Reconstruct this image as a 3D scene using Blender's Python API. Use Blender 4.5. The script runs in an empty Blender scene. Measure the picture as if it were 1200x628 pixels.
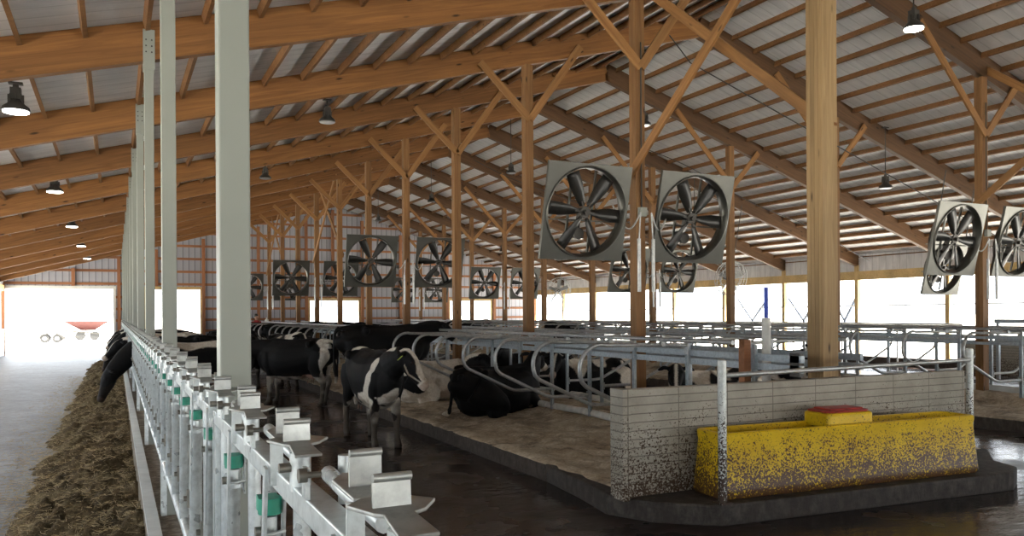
import bpy, bmesh, math, random
from mathutils import Vector, Matrix, noise
random.seed(7)
PI = math.pi
scn = bpy.context.scene
COL = scn.collection
S = 3.66                      # frame spacing
Y0 = 6.59                     # frame at the trough wall
YB, YE = -24.0, 46.85          # near open end, far end wall
XL, XR_, XE = -4.95, 11.44, 24.94
ZR, ML, MR = 7.95, .274, .321   # ridge height of rafter undersides, slopes
XA, XB = 7.24, 15.57
RD = .46                      # rafter depth
def zu(x):                    # underside of rafters
    return ZR - (ML*(XR_-x) if x < XR_ else MR*(x-XR_))
ONES = 'zeroth first second third fourth fifth sixth seventh eighth ninth tenth eleventh twelfth thirteenth fourteenth fifteenth sixteenth seventeenth eighteenth nineteenth'.split()
def nth(n):
    if n < 20: return ONES[n]
    t = {2: ('twentieth', 'twenty'), 3: ('thirtieth', 'thirty'), 4: ('fortieth', 'forty')}[n//10]
    return t[0] if n % 10 == 0 else t[1] + '-' + ONES[n % 10]

# ------------------------------------------------------------------ materials
def newmat(name, rough=.6, metal=0., spec=.5):
    m = bpy.data.materials.new(name); m.use_nodes = True
    nt = m.node_tree; b = nt.nodes['Principled BSDF']
    b.inputs['Roughness'].default_value = rough; b.inputs['Metallic'].default_value = metal
    b.inputs['Specular IOR Level'].default_value = spec
    return m, nt, b
def N(nt, t, **kw):
    n = nt.nodes.new(t)
    for k, v in kw.items():
        if k in n.inputs.keys(): n.inputs[k].default_value = v
        else: setattr(n, k, v)
    return n
def ramp(nt, src, stops, interp='LINEAR'):
    r = nt.nodes.new('ShaderNodeValToRGB'); r.color_ramp.interpolation = interp
    e = r.color_ramp.elements
    while len(e) < len(stops): e.new(.5)
    for i, (p, c) in enumerate(stops):
        e[i].position = p; e[i].color = (*c, 1) if len(c) == 3 else c
    nt.links.new(src, r.inputs[0]); return r
def coords(nt, scale=(1, 1, 1), rnd=True, kind='Object'):
    tc = nt.nodes.new('ShaderNodeTexCoord'); mp = nt.nodes.new('ShaderNodeMapping')
    mp.inputs['Scale'].default_value = scale
    nt.links.new(tc.outputs[kind], mp.inputs[0])
    if not rnd: return mp.outputs[0]
    oi = nt.nodes.new('ShaderNodeObjectInfo'); ml = N(nt, 'ShaderNodeMath', operation='MULTIPLY'); ml.inputs[1].default_value = 37.
    nt.links.new(oi.outputs['Random'], ml.inputs[0])
    ad = N(nt, 'ShaderNodeVectorMath', operation='ADD')
    nt.links.new(mp.outputs[0], ad.inputs[0]); nt.links.new(ml.outputs[0], ad.inputs[1])
    return ad.outputs[0]
def tex(nt, vec, scale, detail=4, rough=.55, dist=0.):
    n = N(nt, 'ShaderNodeTexNoise'); n.inputs['Scale'].default_value = scale; n.inputs['Detail'].default_value = detail
    n.inputs['Roughness'].default_value = rough; n.inputs['Distortion'].default_value = dist
    nt.links.new(vec, n.inputs['Vector']); return n.outputs['Fac']
def bump(nt, b, src, strength=.3, dist=.02):
    bp = N(nt, 'ShaderNodeBump'); bp.inputs['Strength'].default_value = strength; bp.inputs['Distance'].default_value = dist
    nt.links.new(src, bp.inputs['Height']); nt.links.new(bp.outputs[0], b.inputs['Normal']); return bp
def mix(nt, fac, a, c, mode='MIX'):
    m = nt.nodes.new('ShaderNodeMix'); m.data_type = 'RGBA'; m.blend_type = mode
    for s, i in ((fac, 0), (a, 6), (c, 7)):
        if isinstance(s, (int, float)): m.inputs[i].default_value = s
        elif isinstance(s, tuple): m.inputs[i].default_value = (*s, 1) if len(s) == 3 else s
        else: nt.links.new(s, m.inputs[i])
    return m.outputs[2]
def plain(name, col, rough=.6, metal=0., var=.12, scale=6., spec=.5):
    m, nt, b = newmat(name, rough, metal, spec)
    v = coords(nt); f = tex(nt, v, scale)
    r = ramp(nt, f, [(.3, tuple(c*(1-var) for c in col)), (.7, tuple(min(1, c*(1+var)) for c in col))])
    nt.links.new(r.outputs[0], b.inputs['Base Color']); return m
def wood(name, a, c, knots=True, lam=0.):
    m, nt, b = newmat(name, .62, 0, .3)
    v = coords(nt, (.35, 7, 7)); f = tex(nt, v, 2.2, 6, .6, 1.2)
    v2 = coords(nt, (.12, .8, .8)); g = tex(nt, v2, 1.5, 2)
    r = ramp(nt, f, [(.3, a), (.72, c)])
    big = ramp(nt, g, [(.3, (.72, .72, .72)), (.7, (1.15, 1.15, 1.15))])
    out = mix(nt, 1., r.outputs[0], big.outputs[0], 'MULTIPLY')
    if knots:
        vo = N(nt, 'ShaderNodeTexVoronoi'); vo.inputs['Scale'].default_value = 1.
        nt.links.new(coords(nt, (1.6, 5.5, 5.5)), vo.inputs['Vector'])
        k = ramp(nt, vo.outputs['Distance'], [(.05, (1, 1, 1)), (.13, (0, 0, 0))])
        out = mix(nt, k.outputs[0], out, tuple(x*.22 for x in a))
    if lam:
        sp = N(nt, 'ShaderNodeSeparateXYZ'); nt.links.new(coords(nt, (1, 1, 1), False), sp.inputs[0])
        mm = N(nt, 'ShaderNodeMath', operation='FRACT'); mu = N(nt, 'ShaderNodeMath', operation='MULTIPLY'); mu.inputs[1].default_value = 1./lam
        nt.links.new(sp.outputs['Z'], mu.inputs[0]); nt.links.new(mu.outputs[0], mm.inputs[0])
        l = ramp(nt, mm.outputs[0], [(.0, (.72, .72, .72)), (.05, (1, 1, 1))])
        out = mix(nt, 1., out, l.outputs[0], 'MULTIPLY')
    nt.links.new(out, b.inputs['Base Color']); bump(nt, b, f, .15, .004); return m
def galv(name, col=(.56, .59, .60), rough=.42, metal=.55):
    m, nt, b = newmat(name, rough, metal)
    v = coords(nt); f = tex(nt, v, 22., 5, .7)
    r = ramp(nt, f, [(.3, tuple(c*.72 for c in col)), (.5, col), (.75, tuple(min(1, c*1.22) for c in col))])
    nt.links.new(r.outputs[0], b.inputs['Base Color'])
    rr = ramp(nt, tex(nt, v, 9., 3), [(.3, (rough-.1,)*3), (.7, (rough+.14,)*3)])
    nt.links.new(rr.outputs[0], b.inputs['Roughness']); bump(nt, b, f, .12, .002); return m

M = {}
M['glulam'] = wood('glulam', (.145, .058, .015), (.265, .120, .034), True, .115)
M['eave_rafter_brown'] = wood('brown_rafter_wood', (.072, .035, .015), (.14, .073, .033), True, .115)  # darker, less red than glulam; used on the open eave slope
M['purlin'] = wood('purlin_wood', (.145, .066, .024), (.235, .118, .046))
M['post'] = wood('post_wood', (.15, .070, .024), (.255, .132, .049))
M['post_old'] = wood('weathered_post_wood', (.22, .14, .062), (.35, .235, .115))
M['brace'] = wood('brace_wood', (.20, .092, .029), (.33, .168, .058))
M['gable_wood'] = wood('girt_wood', (.24, .10, .045), (.36, .16, .075), False)
M['header_wood'] = wood('header_wood', (.50, .35, .15), (.68, .50, .24), False)
M['galv'] = galv('galvanized_steel', (.38, .39, .385), .38, .6)
M['fence'] = galv('painted_galvanized', (.54, .585, .59), .34, .45)
M['fence_plate'] = galv('latch_steel', (.40, .415, .40), .40, .7)
M['column'] = plain('column_steel', (.235, .25, .222), .5, .15, .04, 2.)
M['rail'] = galv('rail_steel', (.36, .405, .43), .42, .4)
M['fan_steel'] = plain('fan_steel', (.085, .085, .076), .36, .75, .08, 4.)
M['bolt'] = galv('bolt_steel', (.25, .24, .21), .35, .8)
M['black'] = plain('black_paddle', (.014, .014, .013), .38, 0, .2)
M['dark'] = plain('dark_metal', (.05, .047, .042), .5, .4)
M['green'] = plain('green_rubber', (.015, .26, .17), .5, 0, .2, 20)
M['red'] = plain('red_lid', (.36, .03, .02), .5, 0, .3, 14)
M['pvc'] = plain('white_pipe', (.62, .62, .58), .45, 0, .15, 9)
M['plank'] = plain('curb_board', (.62, .66, .66), .55, 0, .12, 5)
M['white'] = plain('white_trim', (.62, .62, .58), .5, 0, .06)
M['blue'] = plain('blue_rod', (.02, .06, .45), .5)
M['wagon_red'] = plain('wagon_red', (.06, .011, .008), .6)
M['yellow_paint'] = plain('loader_yellow', (.55, .38, .04), .5)
M['cab'] = plain('cab_grey', (.30, .38, .42), .3)
M['tyre'] = plain('tyre_rubber', (.03, .03, .03), .8)
M['jacket'] = plain('red_jacket', (.35, .02, .015), .8)
M['trousers'] = plain('dark_trousers', (.03, .03, .04), .8)
M['skin'] = plain('skin', (.45, .26, .18), .6)
M['tag'] = plain('ear_tag_yellow', (.42, .55, .05), .5)
M['eye'] = plain('eye_dark', (.01, .008, .006), .12)
M['cable'] = plain('cable_black', (.02, .02, .02), .5)
M['wire'] = plain('wire_grey', (.18, .19, .2), .5, .5)
M['far_steel'] = plain('far_blue_steel', (.13, .16, .22), .5, .3)

m, nt, b = newmat('lamp_glow'); b.inputs['Emission Color'].default_value = (1, .97, .88, 1); b.inputs['Emission Strength'].default_value = 14
b.inputs['Base Color'].default_value = (.9, .9, .85, 1); M['glow'] = m
m, nt, b = newmat('unlit_lens', .2); b.inputs['Base Color'].default_value = (.22, .22, .22, 1); M['lens'] = m

# ceiling sheet: pale, faintly ribbed and creased underside
m, nt, b = newmat('roof_lining', .5, 0, .35)
v = coords(nt, (1, 1, 1), False); f = tex(nt, coords(nt, (.5, 3, 1), False), 1.6, 4, .6, .8)
r = ramp(nt, f, [(.3, (.52, .525, .54)), (.7, (.68, .68, .685))])
wv = N(nt, 'ShaderNodeTexWave', bands_direction='Y'); wv.inputs['Scale'].default_value = 1.1; wv.inputs['Distortion'].default_value = .6
nt.links.new(v, wv.inputs['Vector'])
ln = ramp(nt, wv.outputs['Fac'], [(.0, (.74, .74, .74)), (.03, (1, 1, 1))])
nt.links.new(mix(nt, 1., r.outputs[0], ln.outputs[0], 'MULTIPLY'), b.inputs['Base Color'])
bump(nt, b, f, .5, .05); M['lining'] = m

# gable siding: vertical ribs
m, nt, b = newmat('gable_siding', .45, .1)
v = coords(nt, (1, 1, 1), False)
sp = N(nt, 'ShaderNodeSeparateXYZ'); nt.links.new(v, sp.inputs[0])
mu = N(nt, 'ShaderNodeMath', operation='MULTIPLY'); mu.inputs[1].default_value = 1/.30; nt.links.new(sp.outputs['X'], mu.inputs[0])
fr = N(nt, 'ShaderNodeMath', operation='FRACT'); nt.links.new(mu.outputs[0], fr.inputs[0])
r = ramp(nt, fr.outputs[0], [(0, (.13, .13, .15)), (.10, (.13, .13, .15)), (.14, (.30, .30, .33)), (.95, (.34, .34, .37))])
nt.links.new(r.outputs[0], b.inputs['Base Color']); bump(nt, b, fr.outputs[0], .3, .02); M['siding'] = m

# wet manure floor
m, nt, b = newmat('wet_alley_floor', .25, 0, .5)
v = coords(nt, (1, 1, 1), False); f = tex(nt, v, 3.5, 8, .65, .6); g = tex(nt, v, .7, 4)
r = ramp(nt, f, [(.3, (.010, .006, .005)), (.6, (.022, .013, .010)), (.8, (.045, .027, .020))])
nt.links.new(r.outputs[0], b.inputs['Base Color'])
rr = ramp(nt, g, [(.42, (.07,)*3), (.66, (.42,)*3)]); nt.links.new(rr.outputs[0], b.inputs['Roughness'])
h = tex(nt, coords(nt, (2.2, 5, 1), False), 1.6, 4, .6)
bump(nt, b, h, .22, .03); M['wet'] = m

# feed alley concrete
m, nt, b = newmat('feed_alley_concrete', .42, 0, .5)
v = coords(nt, (1, 1, 1), False); f = tex(nt, v, 1.3, 8, .7); g = tex(nt, coords(nt, (1.2, 3, 1), False), 5, 8, .7, .4)
r = ramp(nt, f, [(.3, (.15, .17, .195)), (.7, (.30, .33, .36))])
d = ramp(nt, g, [(.46, (0, 0, 0)), (.62, (.85, .85, .85))])
nt.links.new(mix(nt, d.outputs[0], r.outputs[0], (.105, .09, .07)), b.inputs['Base Color'])
bump(nt, b, g, .35, .02); M['feed_floor'] = m

m, nt, b = newmat('ground_outside', .9)
v = coords(nt, (1, 1, 1), False); f = tex(nt, v, .05, 5)
r = ramp(nt, f, [(.3, (.70, .67, .61)), (.7, (.82, .80, .75))]); nt.links.new(r.outputs[0], b.inputs['Base Color']); M['ground'] = m

# stall bedding
m, nt, b = newmat('stall_bedding', .9, 0, .2)
v = coords(nt, (1, 1, 1), False); f = tex(nt, v, 2.2, 9, .7, .5); g = tex(nt, v, 26, 5, .7)
r = ramp(nt, f, [(.26, (.20, .15, .10)), (.44, (.42, .345, .245)), (.72, (.68, .59, .46))])
r2 = ramp(nt, g, [(.3, (.6, .6, .6)), (.6, (1.08, 1.08, 1.08))])
bc = mix(nt, 1., r.outputs[0], r2.outputs[0], 'MULTIPLY')
st = ramp(nt, tex(nt, v, 1.1, 8, .75, .4), [(.50, (0, 0, 0)), (.62, (.7, .7, .7))])
nt.links.new(mix(nt, st.outputs[0], bc, (.10, .075, .052)), b.inputs['Base Color']); bump(nt, b, g, .8, .03); M['bedding'] = m

# dirty curb concrete
m, nt, b = newmat('curb_concrete', .7, 0, .4)
v = coords(nt, (1, 1, 1), False); f = tex(nt, v, 9, 8, .75); g = tex(nt, coords(nt, (3, 3, .8), False), 3, 6, .7)
r = ramp(nt, f, [(.35, (.022, .018, .015)), (.65, (.085, .072, .06))])
d = ramp(nt, g, [(.4, (0, 0, 0)), (.6, (.8, .8, .8))])
nt.links.new(mix(nt, d.outputs[0], r.outputs[0], (.02, .014, .011)), b.inputs['Base Color']); bump(nt, b, f, .5, .02); M['curb'] = m

def splat(nt, v, h0, h1, dens=1.):
    """manure spatter mask that is denser low down (real dirt)"""
    sp = N(nt, 'ShaderNodeSeparateXYZ'); nt.links.new(v, sp.inputs[0])
    mr = N(nt, 'ShaderNodeMapRange'); mr.inputs['From Min'].default_value = h1; mr.inputs['From Max'].default_value = h0
    mr.inputs['To Min'].default_value = .0; mr.inputs['To Max'].default_value = .36*dens
    nt.links.new(sp.outputs['Z'], mr.inputs['Value'])
    a = tex(nt, v, 52, 3, .6, .6); c = tex(nt, v, 5, 3)
    s = N(nt, 'ShaderNodeMath', operation='ADD'); nt.links.new(a, s.inputs[0]); nt.links.new(mr.outputs[0], s.inputs[1])
    s2 = N(nt, 'ShaderNodeMath', operation='MULTIPLY_ADD'); s2.inputs[1].default_value = .25; nt.links.new(c, s2.inputs[0]); nt.links.new(s.outputs[0], s2.inputs[2])
    return ramp(nt, s2.outputs[0], [(.80, (0, 0, 0)), (.83, (1, 1, 1))]).outputs[0]
m, nt, b = newmat('precast_wall', .7, 0, .3)
v = coords(nt, (1, 1, 1), False)
rot = N(nt, 'ShaderNodeMapping'); rot.inputs['Rotation'].default_value = (PI/2, 0, 0); nt.links.new(v, rot.inputs[0])
br = N(nt, 'ShaderNodeTexBrick'); br.offset = 0
for k, x in (('Scale', 1.), ('Mortar Size', .006), ('Brick Width', .62), ('Row Height', .082), ('Mortar Smooth', .3)): br.inputs[k].default_value = x
br.inputs['Color1'].default_value = (.38, .36, .31, 1); br.inputs['Color2'].default_value = (.42, .395, .345, 1); br.inputs['Mortar'].default_value = (.19, .175, .15, 1)
nt.links.new(rot.outputs[0], br.inputs['Vector'])
f = tex(nt, v, 2.5, 7, .7); r = ramp(nt, f, [(.3, (.72, .70, .66)), (.7, (1.12, 1.12, 1.1))])
base = mix(nt, 1., br.outputs['Color'], r.outputs[0], 'MULTIPLY')
nt.links.new(mix(nt, splat(nt, v, .1, .9, .62), base, (.060, .034, .018)), b.inputs['Base Color']); bump(nt, b, br.outputs['Fac'], -.3, .01); M['precast'] = m
m, nt, b = newmat('yellow_poly', .42, 0, .45)
v = coords(nt, (1, 1, 1), False); f = tex(nt, v, 3, 4); r = ramp(nt, f, [(.3, (.66, .42, .006)), (.7, (.82, .56, .012))])
nt.links.new(mix(nt, splat(nt, v, .0, .78, .86), r.outputs[0], (.085, .036, .014)), b.inputs['Base Color']); M['yellow'] = m
m, nt, b = newmat('dirty_galvanized', .45, .5)
v = coords(nt, (1, 1, 1), False); f = tex(nt, v, 22, 5); r = ramp(nt, f, [(.3, (.42, .44, .42)), (.7, (.62, .64, .61))])
nt.links.new(mix(nt, splat(nt, v, .0, 1.2, .9), r.outputs[0], (.05, .03, .02)), b.inputs['Base Color']); M['dirty_galv'] = m
# hay
m, nt, b = newmat('hay', .85, 0, .2)
v = coords(nt, (1, 1, 1), False); f = tex(nt, v, 3, 8, .75, 1.2); g = tex(nt, v, 60, 4, .7, 1.)
r = ramp(nt, f, [(.30, (.035, .024, .012)), (.5, (.125, .09, .046)), (.72, (.30, .24, .135))])
r2 = ramp(nt, g, [(.3, (.5, .5, .5)), (.65, (1.2, 1.2, 1.2))])
nt.links.new(mix(nt, 1., r.outputs[0], r2.outputs[0], 'MULTIPLY'), b.inputs['Base Color']); bump(nt, b, g, .8, .03); M['hay'] = m
m, nt, b = newmat('curb_dirt', .9, 0, .2)
v = coords(nt, (1, 1, 1), False); f = tex(nt, v, 14, 8, .75, .5)
r = ramp(nt, f, [(.3, (.10, .085, .065)), (.5, (.24, .21, .17)), (.7, (.42, .39, .34))])
nt.links.new(r.outputs[0], b.inputs['Base Color']); bump(nt, b, f, .8, .02); M['curb_dirt'] = m
M['straw'] = plain('straw', (.38, .29, .15), .7, 0, .35, 30)
# cow coat reads the painted hide pattern
m, nt, b = newmat('cow_coat', .6, 0, .16)
at = N(nt, 'ShaderNodeAttribute'); at.attribute_name = 'coat'
f = tex(nt, coords(nt, (1, 1, 1), False), 30, 5, .7); r = ramp(nt, f, [(.3, (.75, .73, .70)), (.7, (1.1, 1.1, 1.1))])
nt.links.new(mix(nt, 1., at.outputs['Color'], r.outputs[0], 'MULTIPLY'), b.inputs['Base Color']); bump(nt, b, f, .25, .01); M['coat'] = m
m, nt, b = newmat('trough_water', .05); b.inputs['Base Color'].default_value = (.05, .06, .03, 1); M['water'] = m

# ------------------------------------------------------------------ mesh builder
class MB:
    def __init__(s): s.v = []; s.f = []; s.sm = []
    def add(s, vs, fs, smooth=False):
        o = len(s.v); s.v += [tuple(x) for x in vs]; s.f += [tuple(i+o for i in f) for f in fs]; s.sm += [smooth]*len(fs)
    def box(s, c, d, R=None):
        hx, hy, hz = d[0]/2, d[1]/2, d[2]/2
        p = [Vector((x*hx, y*hy, z*hz)) for z in (-1, 1) for y in (-1, 1) for x in (-1, 1)]
        if R is not None: p = [R @ q for q in p]
        s.add([q+Vector(c) for q in p], [(0, 2, 3, 1), (4, 5, 7, 6), (0, 1, 5, 4), (2, 6, 7, 3), (0, 4, 6, 2), (1, 3, 7, 5)])
    def bar(s, a, b, w, h, up=(0, 0, 1)):
        a, b = Vector(a), Vector(b); d = b-a; L = d.length; x = d/L; u = Vector(up)
        y = u.cross(x)
        if y.length < 1e-4: y = Vector((0, 1, 0)).cross(x)
        y.normalize(); z = x.cross(y)
        s.box((a+b)/2, (L, w, h), Matrix((x, y, z)).transposed())
    def tube(s, pts, r, n=8, caps=True, closed=False):
        pts = [Vector(p) for p in pts]; rs = r if isinstance(r, (list, tuple)) else [r]*len(pts)
        m = len(pts); rings = []; pu = None
        for i, p in enumerate(pts):
            a = pts[i-1] if (i or closed) else p; c = pts[(i+1) % m] if (i < m-1 or closed) else p
            t = (c-a).normalized()
            if pu is None: pu = t.orthogonal().normalized()
            pu = (pu - t*pu.dot(t)).normalized(); q = t.cross(pu)
            rings.append([p+(pu*math.cos(2*PI*k/n)+q*math.sin(2*PI*k/n))*rs[i] for k in range(n)])
        vs = [x for g in rings for x in g]; fs = []
        for i in range(m if closed else m-1):
            j = (i+1) % m
            for k in range(n): fs.append((i*n+k, i*n+(k+1) % n, j*n+(k+1) % n, j*n+k))
        s.add(vs, fs, True)
        if caps and not closed:
            s.add(rings[0], [tuple(range(n))[::-1]]); s.add(rings[-1], [tuple(range(n))])
    def prism(s, poly, z0, z1, R=None, o=(0, 0, 0)):
        n = len(poly); vs = [Vector((x, y, z)) for z in (z0, z1) for x, y in poly]
        if R is not None: vs = [R @ q for q in vs]
        vs = [q+Vector(o) for q in vs]
        s.add(vs, [tuple(range(n))[::-1], tuple(range(n, 2*n))]+[(i, (i+1) % n, n+(i+1) % n, n+i) for i in range(n)])
    def disc(s, c, ax, r, h, n=16):
        c, ax = Vector(c), Vector(ax).normalized(); s.tube([c-ax*h/2, c+ax*h/2], r, n)
    def dome(s, c, r, n=12, m=6, sc=(1, 1, 1)):
        vs = []; fs = []
        for i in range(m+1):
            th = PI*i/m
            for k in range(n): vs.append(Vector((math.sin(th)*math.cos(2*PI*k/n)*r*sc[0], math.sin(th)*math.sin(2*PI*k/n)*r*sc[1], math.cos(th)*r*sc[2]))+Vector(c))
        for i in range(m):
            for k in range(n): fs.append((i*n+k, (i+1)*n+k, (i+1)*n+(k+1) % n, i*n+(k+1) % n))
        s.add(vs, fs, True)
    def mesh(s, name, mat):
        me = bpy.data.meshes.new(name); me.from_pydata(s.v, [], s.f)
        me.polygons.foreach_set('use_smooth', s.sm); me.materials.append(mat); me.update(); return me
    def build(s, name, mat, parent=None, loc=None, bevel=0):
        o = bpy.data.objects.new(name, s.mesh(name, M[mat] if isinstance(mat, str) else mat)); COL.objects.link(o)
        if parent: o.parent = parent
        if loc is not None: o.location = loc
        if bevel:
            bv = o.modifiers.new('bevel', 'BEVEL'); bv.width = bevel; bv.segments = 2; bv.limit_method = 'ANGLE'
        return o
def tag(o, label=None, cat=None, group=None, kind=None):
    if label: o['label'] = label
    if cat: o['category'] = cat
    if group: o['group'] = group
    if kind: o['kind'] = kind
    return o
def empty(name, loc=(0, 0, 0), rz=0, **kw):
    o = bpy.data.objects.new(name, None); COL.objects.link(o); o.location = loc; o.rotation_euler = (0, 0, rz)
    o.empty_display_size = .1
    return tag(o, **kw)
def clone(root, loc, rz=None, label=None, group=None, scale=None):
    def cp(o, par):
        c = o.copy(); COL.objects.link(c); c.parent = par
        for ch in o.children: cp(ch, c)
        return c
    r = cp(root, None); r.location = loc
    if rz is not None: r.rotation_euler = (0, 0, rz)
    if label: r['label'] = label
    if group: r['group'] = group
    if scale: r.scale = scale
    return r
def lumber(name, a, b, w, h, mat, parent=None, up=(0, 0, 1)):
    """straight timber as an object whose local X runs along it (grain follows)"""
    a, b = Vector(a), Vector(b); d = b-a; L = d.length; x = d/L; y = Vector(up).cross(x)
    if y.length < 1e-4: y = Vector((0, 1, 0)).cross(x)
    y.normalize(); z = x.cross(y)
    k = MB(); k.box((0, 0, 0), (L, w, h)); o = k.build(name, mat, parent)
    o.matrix_local = Matrix.Translation((a+b)/2) @ Matrix((x, y, z)).transposed().to_4x4()
    return o
def arc(c, r, a0, a1, n, ax='xz'):
    out = []
    for i in range(n+1):
        t = math.radians(a0+(a1-a0)*i/n); u, w = math.cos(t)*r, math.sin(t)*r
        out.append((c[0]+u, c[1], c[2]+w) if ax == 'xz' else (c[0], c[1]+u, c[2]+w))
    return out

# ------------------------------------------------------------------ setting
def slab(name, x0, x1, y0, y1, z0, z1, mat, bevel=0):
    k = MB(); k.box(((x0+x1)/2, (y0+y1)/2, (z0+z1)/2), (x1-x0, y1-y0, z1-z0))
    o = k.build(name, mat, bevel=bevel); o['kind'] = 'structure'; return o
def grid(name, x0, x1, y0, y1, nx, ny, fz, mat, skirt=None):
    vs = []; fs = []
    for j in range(ny+1):
        for i in range(nx+1):
            x = x0+(x1-x0)*i/nx; y = y0+(y1-y0)*j/ny; vs.append((x, y, fz(x, y)))
    w = nx+1
    for j in range(ny):
        for i in range(nx): fs.append((j*w+i, j*w+i+1, (j+1)*w+i+1, (j+1)*w+i))
    if skirt is not None:
        edge = [i for i in range(w)] + [j*w+nx for j in range(1, ny+1)] + [ny*w+i for i in range(nx-1, -1, -1)] + [j*w for j in range(ny-1, 0, -1)]
        base = len(vs); vs += [(vs[e][0], vs[e][1], skirt) for e in edge]; ne = len(edge)
        for a in range(ne): c = (a+1) % ne; fs.append((edge[a], base+a, base+c, edge[c]))
        fs.append(tuple(base+a for a in range(ne)))
    k = MB(); k.add(vs, fs, True); return k.build(name, mat)
slab('ground', -400, 400, -200, 600, -.5, -.06, 'ground')
slab('floor', .3, 25.2, YB, YE+.3, -.06, 0, 'wet')
slab('floor_feed_alley', XL-.4, .3, YB, YE+.6, -.055, .004, 'feed_floor')
# roof lining: two sloping sheets
def roof_side(name, xa, xb):
    za, zb = zu(xa)+RD+.005, zu(xb)+RD+.005
    k = MB(); n = 60
    vs = [(xa, YB-.5, za), (xb, YB-.5, zb), (xb, YE+.3, zb), (xa, YE+.3, za), (xa, YB-.5, za+.06), (xb, YB-.5, zb+.06), (xb, YE+.3, zb+.06), (xa, YE+.3, za+.06)]
    k.add(vs, [(0, 3, 2, 1), (4, 5, 6, 7), (0, 1, 5, 4), (1, 2, 6, 5), (2, 3, 7, 6), (3, 0, 4, 7)])
    o = k.build(name, 'lining'); o['kind'] = 'structure'; return o
roof_side('ceiling_feed_side', XL-.7, XR_); roof_side('ceiling_open_side', XR_, XE+.7)

# far end wall with openings
OPEN = [(XL, -.05, 3.35), (1.5, 4.2, 3.35), (10.1, 13.0, 2.77), (18.8, 21.65, 2.77)]
we = MB()
def wall_piece(k, x0, x1, z0, top=None, z1=None):
    xs = [x0]+[x for x in (XR_,) if x0 < x < x1]+[x1]
    for a, c in zip(xs, xs[1:]):
        ta, tc = (z1, z1) if z1 else (zu(a)+RD, zu(c)+RD)
        vs = [(a, YE, z0), (c, YE, z0), (c, YE, tc), (a, YE, ta), (a, YE+.06, z0), (c, YE+.06, z0), (c, YE+.06, tc), (a, YE+.06, ta)]
        k.add(vs, [(0, 1, 2, 3), (5, 4, 7, 6), (0, 4, 5, 1), (1, 5, 6, 2), (3, 2, 6, 7), (0, 3, 7, 4)])
slab('wall_feed_side', XL-.05, XL+.05, YB, YE, 0, 1.35, 'siding')
px = XL
for a, c, z in OPEN:
    if a > px: wall_piece(we, px, a, 0)
    wall_piece(we, a, c, z); px = c
wall_piece(we, px, XE, 0)
wo = we.build('wall_far_end', 'siding'); wo['kind'] = 'structure'
wn = MB()  # unseen wall added to limit light from behind the camera; openings admit it low
for a, c, z0, z1 in ((XL, -4.4, 0, None), (-4.4, .1, 3.6, None), (.1, XR_, 3.9, None), (XR_, 23.5, 3.9, None), (23.5, XE, 0, None)):
    ta, tc = zu(a)+RD, zu(c)+RD
    vs = [(a, YB, z0), (c, YB, z0), (c, YB, tc), (a, YB, ta), (a, YB+.06, z0), (c, YB+.06, z0), (c, YB+.06, tc), (a, YB+.06, ta)]
    wn.add(vs, [(0, 1, 2, 3), (5, 4, 7, 6), (0, 4, 5, 1), (1, 5, 6, 2), (3, 2, 6, 7), (0, 3, 7, 4)])
wo = wn.build('wall_near_light_block', 'siding'); wo['kind'] = 'structure'
for i, (a, c, z) in enumerate(OPEN):
    fr = MB(); w = .12
    fr.box(((a+c)/2, YE-.03, z+.06), (c-a+.24, .1, .16)); fr.box((c+.04, YE-.03, z/2), (.12, .1, z)); fr.box((a-.04, YE-.03, z/2), (.12, .1, z))
    o = fr.build('trim_%d' % (i+1), 'white' if i == 0 else 'header_wood'); o['kind'] = 'structure'
gi = MB()     # girts of the end wall
for z in [.5, 1.1, 1.7, 2.3, 2.92, 3.62, 4.3, 5.0, 5.7, 6.4, 7.1, 7.8]:
    segs = []; lo, hi = XL, XE
    x = max(XL, XR_-(ZR+RD-z)/ML+.1) if z > zu(XL)+RD else XL; x2 = min(XE, XR_+(ZR+RD-z)/MR-.1) if z > zu(XE)+RD else XE
    cur = x
    for a, c, zo in OPEN:
        if z < zo+.12:
            if a > cur: segs.append((cur, min(a, x2)))
            cur = max(cur, c)
    if cur < x2: segs.append((cur, x2))
    for a, c in segs:
        if c-a > .1: gi.box(((a+c)/2, YE-.02, z), (c-a, .05, .13))
o = gi.build('trim_wall_girts', 'gable_wood'); o['kind'] = 'structure'
for i, x in enumerate([XL, -1.9, .2, 2.0, 4.35, XA, 9.9, 11.44, 13.2, XB, 18.6, 21.85, 24.8]):
    zo = 0
    for a, c, zz in OPEN:
        if a < x < c: zo = zz+.14
    o = lumber('trim_wall_post', (x, YE-.12, zo), (x, YE-.12, zu(x)+.1), .16, .14, 'gable_wood'); o['kind'] = 'structure'

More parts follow.
